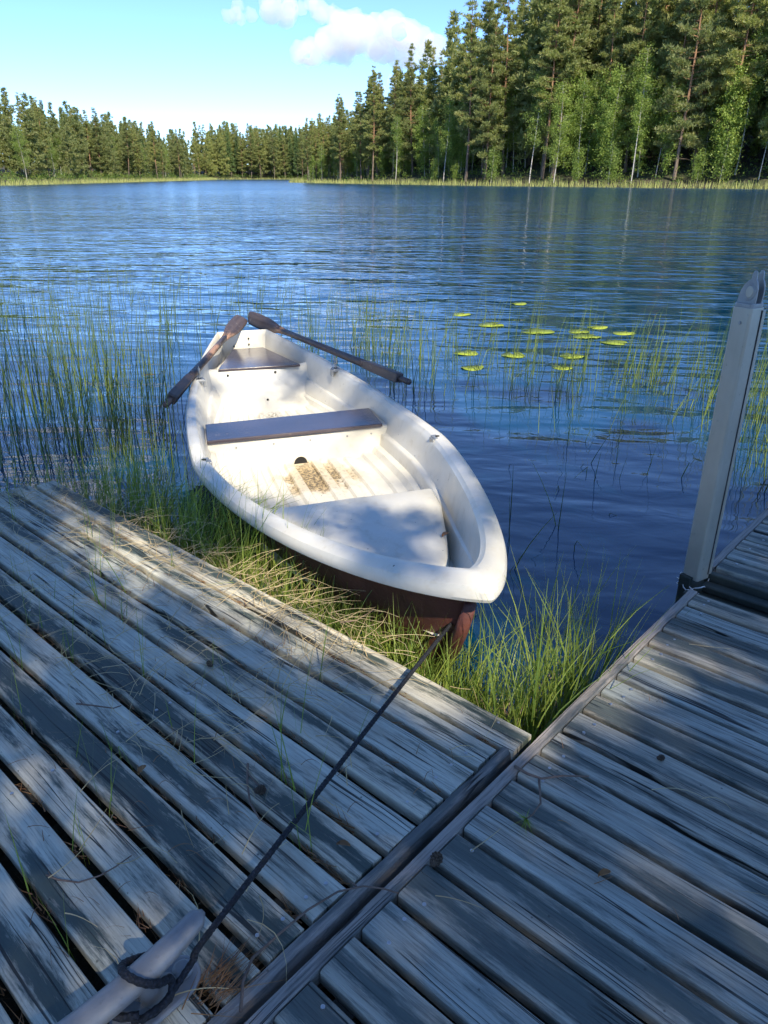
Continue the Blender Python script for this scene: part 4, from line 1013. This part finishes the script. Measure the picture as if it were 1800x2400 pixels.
# ------------------------------------------------------------------ lily pads
LP = [(998, 680, .13), (1062, 703, .17), (1120, 657, .12), (1160, 717, .20), (1005, 764, .13), (1108, 768, .14), (1236, 771, .13), (1250, 717, .14), (1268, 728, .17), (1291, 708, .13), (1325, 741, .15), (1347, 721, .13), (1020, 795, .12), (1215, 795, .10)]
LBL = ['leftmost lily pad of the back row', 'lily pad overlapping a rush stem left of the widest pad', 'lily pad farthest out on the lake', 'widest lily pad in the middle of the group', 'near lily pad at the left end of the front row', 'lily pad in the middle of the front row', 'lily pad at the right end of the front row', 'lily pad at the left of the right hand trio', 'broad lily pad at the front of the right hand trio', 'lily pad at the back of the right hand trio', 'rounded lily pad nearest the post in the group', 'rightmost lily pad of the group', 'pale lily pad half sunk left of the front row', 'small half sunk lily pad below the front row']
for (px, py, rad_), lb in zip(LP, LBL):
    c = at(px, py, WZ); ring_ = []; r0 = random.Random(px)
    N = 22; rot = r0.uniform(0, 6.28); tilt = r0.uniform(-.05, .05)
    V = [(0, 0, .004)]
    for k in range(N + 1):
        a = .22 + (2 * math.pi - .44) * k / N; rr = rad_ * (1 + .05 * math.sin(3 * a + px)); V.append((rr * math.cos(a), rr * .86 * math.sin(a), .004 + .004 * math.sin(2 * a + px) + tilt * .4 * math.cos(a) * rad_ + (.008 if r0.random() < .12 else 0)))
    F = [(0, k, k + 1) for k in range(1, N + 1)]
    root = thing('lily_pad', lb, 'lily pad', (c[0], c[1], WZ + (.005 if py < 790 else .001)), rot, 'lily pads right of the boat')
    lf = MB().add(V, F).build('leaf', M['lily'], root, smooth=True); sm_ = lf.modifiers.new('thick', 'SOLIDIFY'); sm_.thickness = .003
    MB().tube([(0, 0, 0), (.03, .02, -.15), (.05, -.03, -.5)], .004, 5).build('stalk', M['reed'], root, smooth=True)

# ------------------------------------------------------------------ twigs, cones, leaves on the boards
def twig(name, label, pts, rad_, forks=()):
    base_ = np.asarray(pts[0], float); root = thing(name, label, 'twig', base_)
    MB().tube([np.asarray(p) - base_ for p in pts], list(np.linspace(rad_, rad_ * .5, len(pts))), 7).build('stem', M['twig'], root, smooth=True)
    for f in forks: MB().tube([np.asarray(p) - base_ for p in f], list(np.linspace(rad_ * .8, rad_ * .4, len(f))), 6).build('side_shoot', M['twig'], root, smooth=True)
    return root
z_ = .006
tw = twig('twig', 'forked reddish twig with a needle tuft on the right dock', [at(1112, 1655, z_), at(1140, 1672, z_ + .004), at(1170, 1682, z_ + .006), at(1215, 1676, z_ + .008), at(1272, 1677, z_ + .003)], .0042, [[at(1164, 1682, z_ + .004), at(1166, 1705, z_ + .004), at(1168, 1735, z_ + .004), at(1150, 1760, z_ + .004), at(1138, 1768, z_ + .004)]])
c = at(1136, 1768, .008) - at(1112, 1655, z_)
V, F = blades(np.repeat([c], 46, 0), np.c_[vr.normal(size=(46, 2)) * .022 + np.array([-.012, -.022]), vr.uniform(0, .02, 46)], .0018, 0, 2, vr)
o = link('needle_tuft', tri_mesh('needle_tuft', V, F), M['grass'], tw)
twig('twig', 'thin curved twig lying across two boards at the left', [at(100, 1890, z_), at(125, 1900, z_), at(170, 1906, z_ + .003), at(215, 1892, z_ + .004), at(250, 1872, z_ + .004), at(284, 1848, z_)], .0026, [[at(112, 1895, z_), at(104, 1883, z_ + .003)]])
twig('twig', 'long grey twig reaching over the end board of the left deck', [at(520, 2185, z_), at(525, 2120, z_ + .004), at(545, 2070, z_ + .006), at(600, 2020, z_ + .006), at(665, 1965, z_ + .008), at(730, 1926, z_ + .010), at(785, 1914, z_ + .012), at(830, 1920, z_ + .008), at(862, 1930, z_ + .004)], .0034, [[at(655, 1972, z_ + .006), at(664, 1985, z_ + .002)], [at(770, 1915, z_ + .010), at(755, 1902, z_ + .012)]])
twig('twig', 'lichen covered twig beside the cone on the left deck', [at(535, 1650, z_), at(534, 1690, z_ + .004), at(540, 1735, z_ + .006), at(560, 1768, z_ + .004), at(590, 1790, z_)], .0034, [[at(536, 1670, z_ + .004), at(552, 1690, z_ + .008), at(565, 1700, z_ + .004)]])
twig('twig', 'short bent twig on the outermost sunlit board', [at(735, 1345, z_), at(770, 1340, z_ + .006), at(800, 1322, z_ + .010), at(812, 1310, z_ + .008)], .003, [])
twig('twig', 'dark twig lying among grass on the left deck', [at(165, 1520, z_), at(200, 1524, z_ + .004), at(245, 1530, z_ + .003), at(262, 1524, z_)], .003, [[at(180, 1522, z_), at(172, 1512, z_ + .006)]])
def cone(px, py, label, rz, sz=.013):
    root = thing('pine_cone', label, 'pine cone', at(px, py, .0), R(rz), 'pine cones on the boards')
    root.scale = (sz / .019,) * 3; sz = .019
    core = MB().tube([(x, 0, .017) for x in (-sz, -sz * .4, sz * .4, sz)], [.006, .010, .010, .004], 8).build('core', M['cone'], root, smooth=True)
    m = MB()
    for k in range(44):
        u_ = k / 43; x = -sz + 2 * sz * u_; a = k * 2.4; r_ = .0165 * math.sin(math.pi * (.18 + .72 * (1 - u_))) + .004
        d = np.array([.35, math.cos(a), math.sin(a)]); d /= np.linalg.norm(d); t_ = np.array([0, -math.sin(a), math.cos(a)]); p = np.array([x, 0, .017]); n2 = np.cross(d, t_) * .0012
        q_ = [p - t_ * .002, p + d * r_ * .8 - t_ * .0052, p + d * r_, p + d * r_ * .8 + t_ * .0052]
        m.add([v + n2 for v in q_] + [v - n2 for v in q_], [(0, 1, 2, 3), (7, 6, 5, 4), (0, 4, 5, 1), (1, 5, 6, 2), (2, 6, 7, 3), (3, 7, 4, 0)])
    m.build('scales', M['cone'], root)
cone(561, 1714, 'open pine cone beside the lichen covered twig on the left deck', 20, .013); cone(940, 1868, 'pine cone wedged at the inner end of a right dock board', 60, .015)
cone(455, 1440, 'small dark pine cone on the left deck among dry grass', 130, .011); cone(1425, 1642, 'small dark cone in a gap of the right dock', 10, .009)
def dead_leaf(px, py, z, label, rz, sz=.022):
    m = MB(); c = at(px, py, z); V = []; 
    for i in range(5):
        t = i / 4; w = sz * .42 * math.sin(math.pi * (.08 + .84 * t)); zz = .004 + .006 * math.sin(3 * t); V += [((t - .5) * sz * 1.6, -w, zz + .006), ((t - .5) * sz * 1.6, 0, zz), ((t - .5) * sz * 1.6, w, zz + .005)]
    F = [(3 * i + j, 3 * i + j + 1, 3 * i + 4 + j, 3 * i + 3 + j) for i in range(4) for j in range(2)]
    o = m.add(V, F).build('dead_leaf', M['needles'], None, True, loc=tuple(c)); o.rotation_euler = (0, 0, R(rz)); s_ = o.modifiers.new('t', 'SOLIDIFY'); s_.thickness = .001
    tag(o, label, 'leaf', 'dead leaves')
dead_leaf(962, 1158, bpt(0, 0, .272)[2], 'small curled brown leaf lying in the bow of the boat', 50, .030)
dead_leaf(742, 1830, .002, 'orange brown leaf scrap near the rope on the left deck', -10, .02); dead_leaf(1305, 1893, .002, 'pale curled leaf in a gap of the right dock', 20, .02); dead_leaf(308, 1668, .002, 'brown leaf scrap in a gap of the left deck', 70, .02)
dead_leaf(322, 812, WZ + .003, 'pale leaf floating on the water left of the oar', 20, .06)

# ------------------------------------------------------------------ clouds
def cloud(name, label, az, el, dist, w, h, seed, n=34):
    r = np.random.default_rng(seed); c = np.array([math.sin(az) * math.cos(el), math.cos(az) * math.cos(el), math.sin(el)]) * dist
    mb_ = bpy.data.metaballs.new(name); mb_.resolution = w * .035; mb_.render_resolution = w * .022; mb_.threshold = .3
    for k in range(n):
        u_ = r.uniform(-1, 1); top = (1 - abs(u_) ** 1.6); x = u_ * w * .45; z = r.uniform(0, 1) ** 1.2 * top * h * .75; y = r.normal() * w * .12
        e = mb_.elements.new(); e.co = (x, y, z); e.radius = h * r.uniform(.22, .42) * (.6 + .5 * top)
    ob = bpy.data.objects.new(name + '_form', mb_); COL.objects.link(ob)
    bpy.context.view_layer.update()
    me = bpy.data.meshes.new_from_object(ob.evaluated_get(bpy.context.evaluated_depsgraph_get())); bpy.data.objects.remove(ob, do_unlink=True); bpy.data.metaballs.remove(mb_)
    me.materials.clear(); me.name = name
    V = np.zeros(len(me.vertices) * 3, np.float32); me.vertices.foreach_get('co', V); V = V.reshape(-1, 3); N_ = np.zeros_like(V).ravel(); me.vertices.foreach_get('normal', N_); N_ = N_.reshape(-1, 3)
    d = np.zeros(len(V))
    for f, a in ((9, .05), (19, .03), (41, .016)):
        ph = r.uniform(0, 6.28, 3); q_ = V / w * f * 1.9; d += a * h * (np.sin(q_[:, 0] + ph[0] + 1.3 * np.sin(q_[:, 2])) * np.sin(q_[:, 1] * 1.1 + ph[1] + q_[:, 2]) + np.abs(np.sin(q_[:, 2] * 1.2 + ph[2] + q_[:, 0] * .7)))
    V = V + N_ * d[:, None]; me.vertices.foreach_set('co', V.ravel()); me.update()
    o = link(name, me, M['cloud'], None, True); o.location = tuple(c); o.rotation_euler = (0, 0, -az); tag(o, label, 'cloud', 'clouds')
    return o
t = NT('cloud_vapour'); M['cloud'] = t.done(None, t.n('VolumePrincipled', {'Color': (1, 1, 1, 1), 'Density': .013, 'Anisotropy': .0}))
cloud('cloud', 'largest white cumulus cloud above the far trees', R(-.9), R(7.2), 3000, 560, 165, 3)
cloud('cloud', 'pale cloud cut by the top edge left of the largest cloud', R(-6.2), R(9.3), 3200, 470, 110, 4)
cloud('cloud', 'small low cloud fragment between the big cloud and treetops', R(1.2), R(5.2), 3400, 240, 70, 6, 18)
cloud('cloud', 'high cloud seen only mirrored in the water at left', R(-24), R(19), 2600, 620, 190, 8)
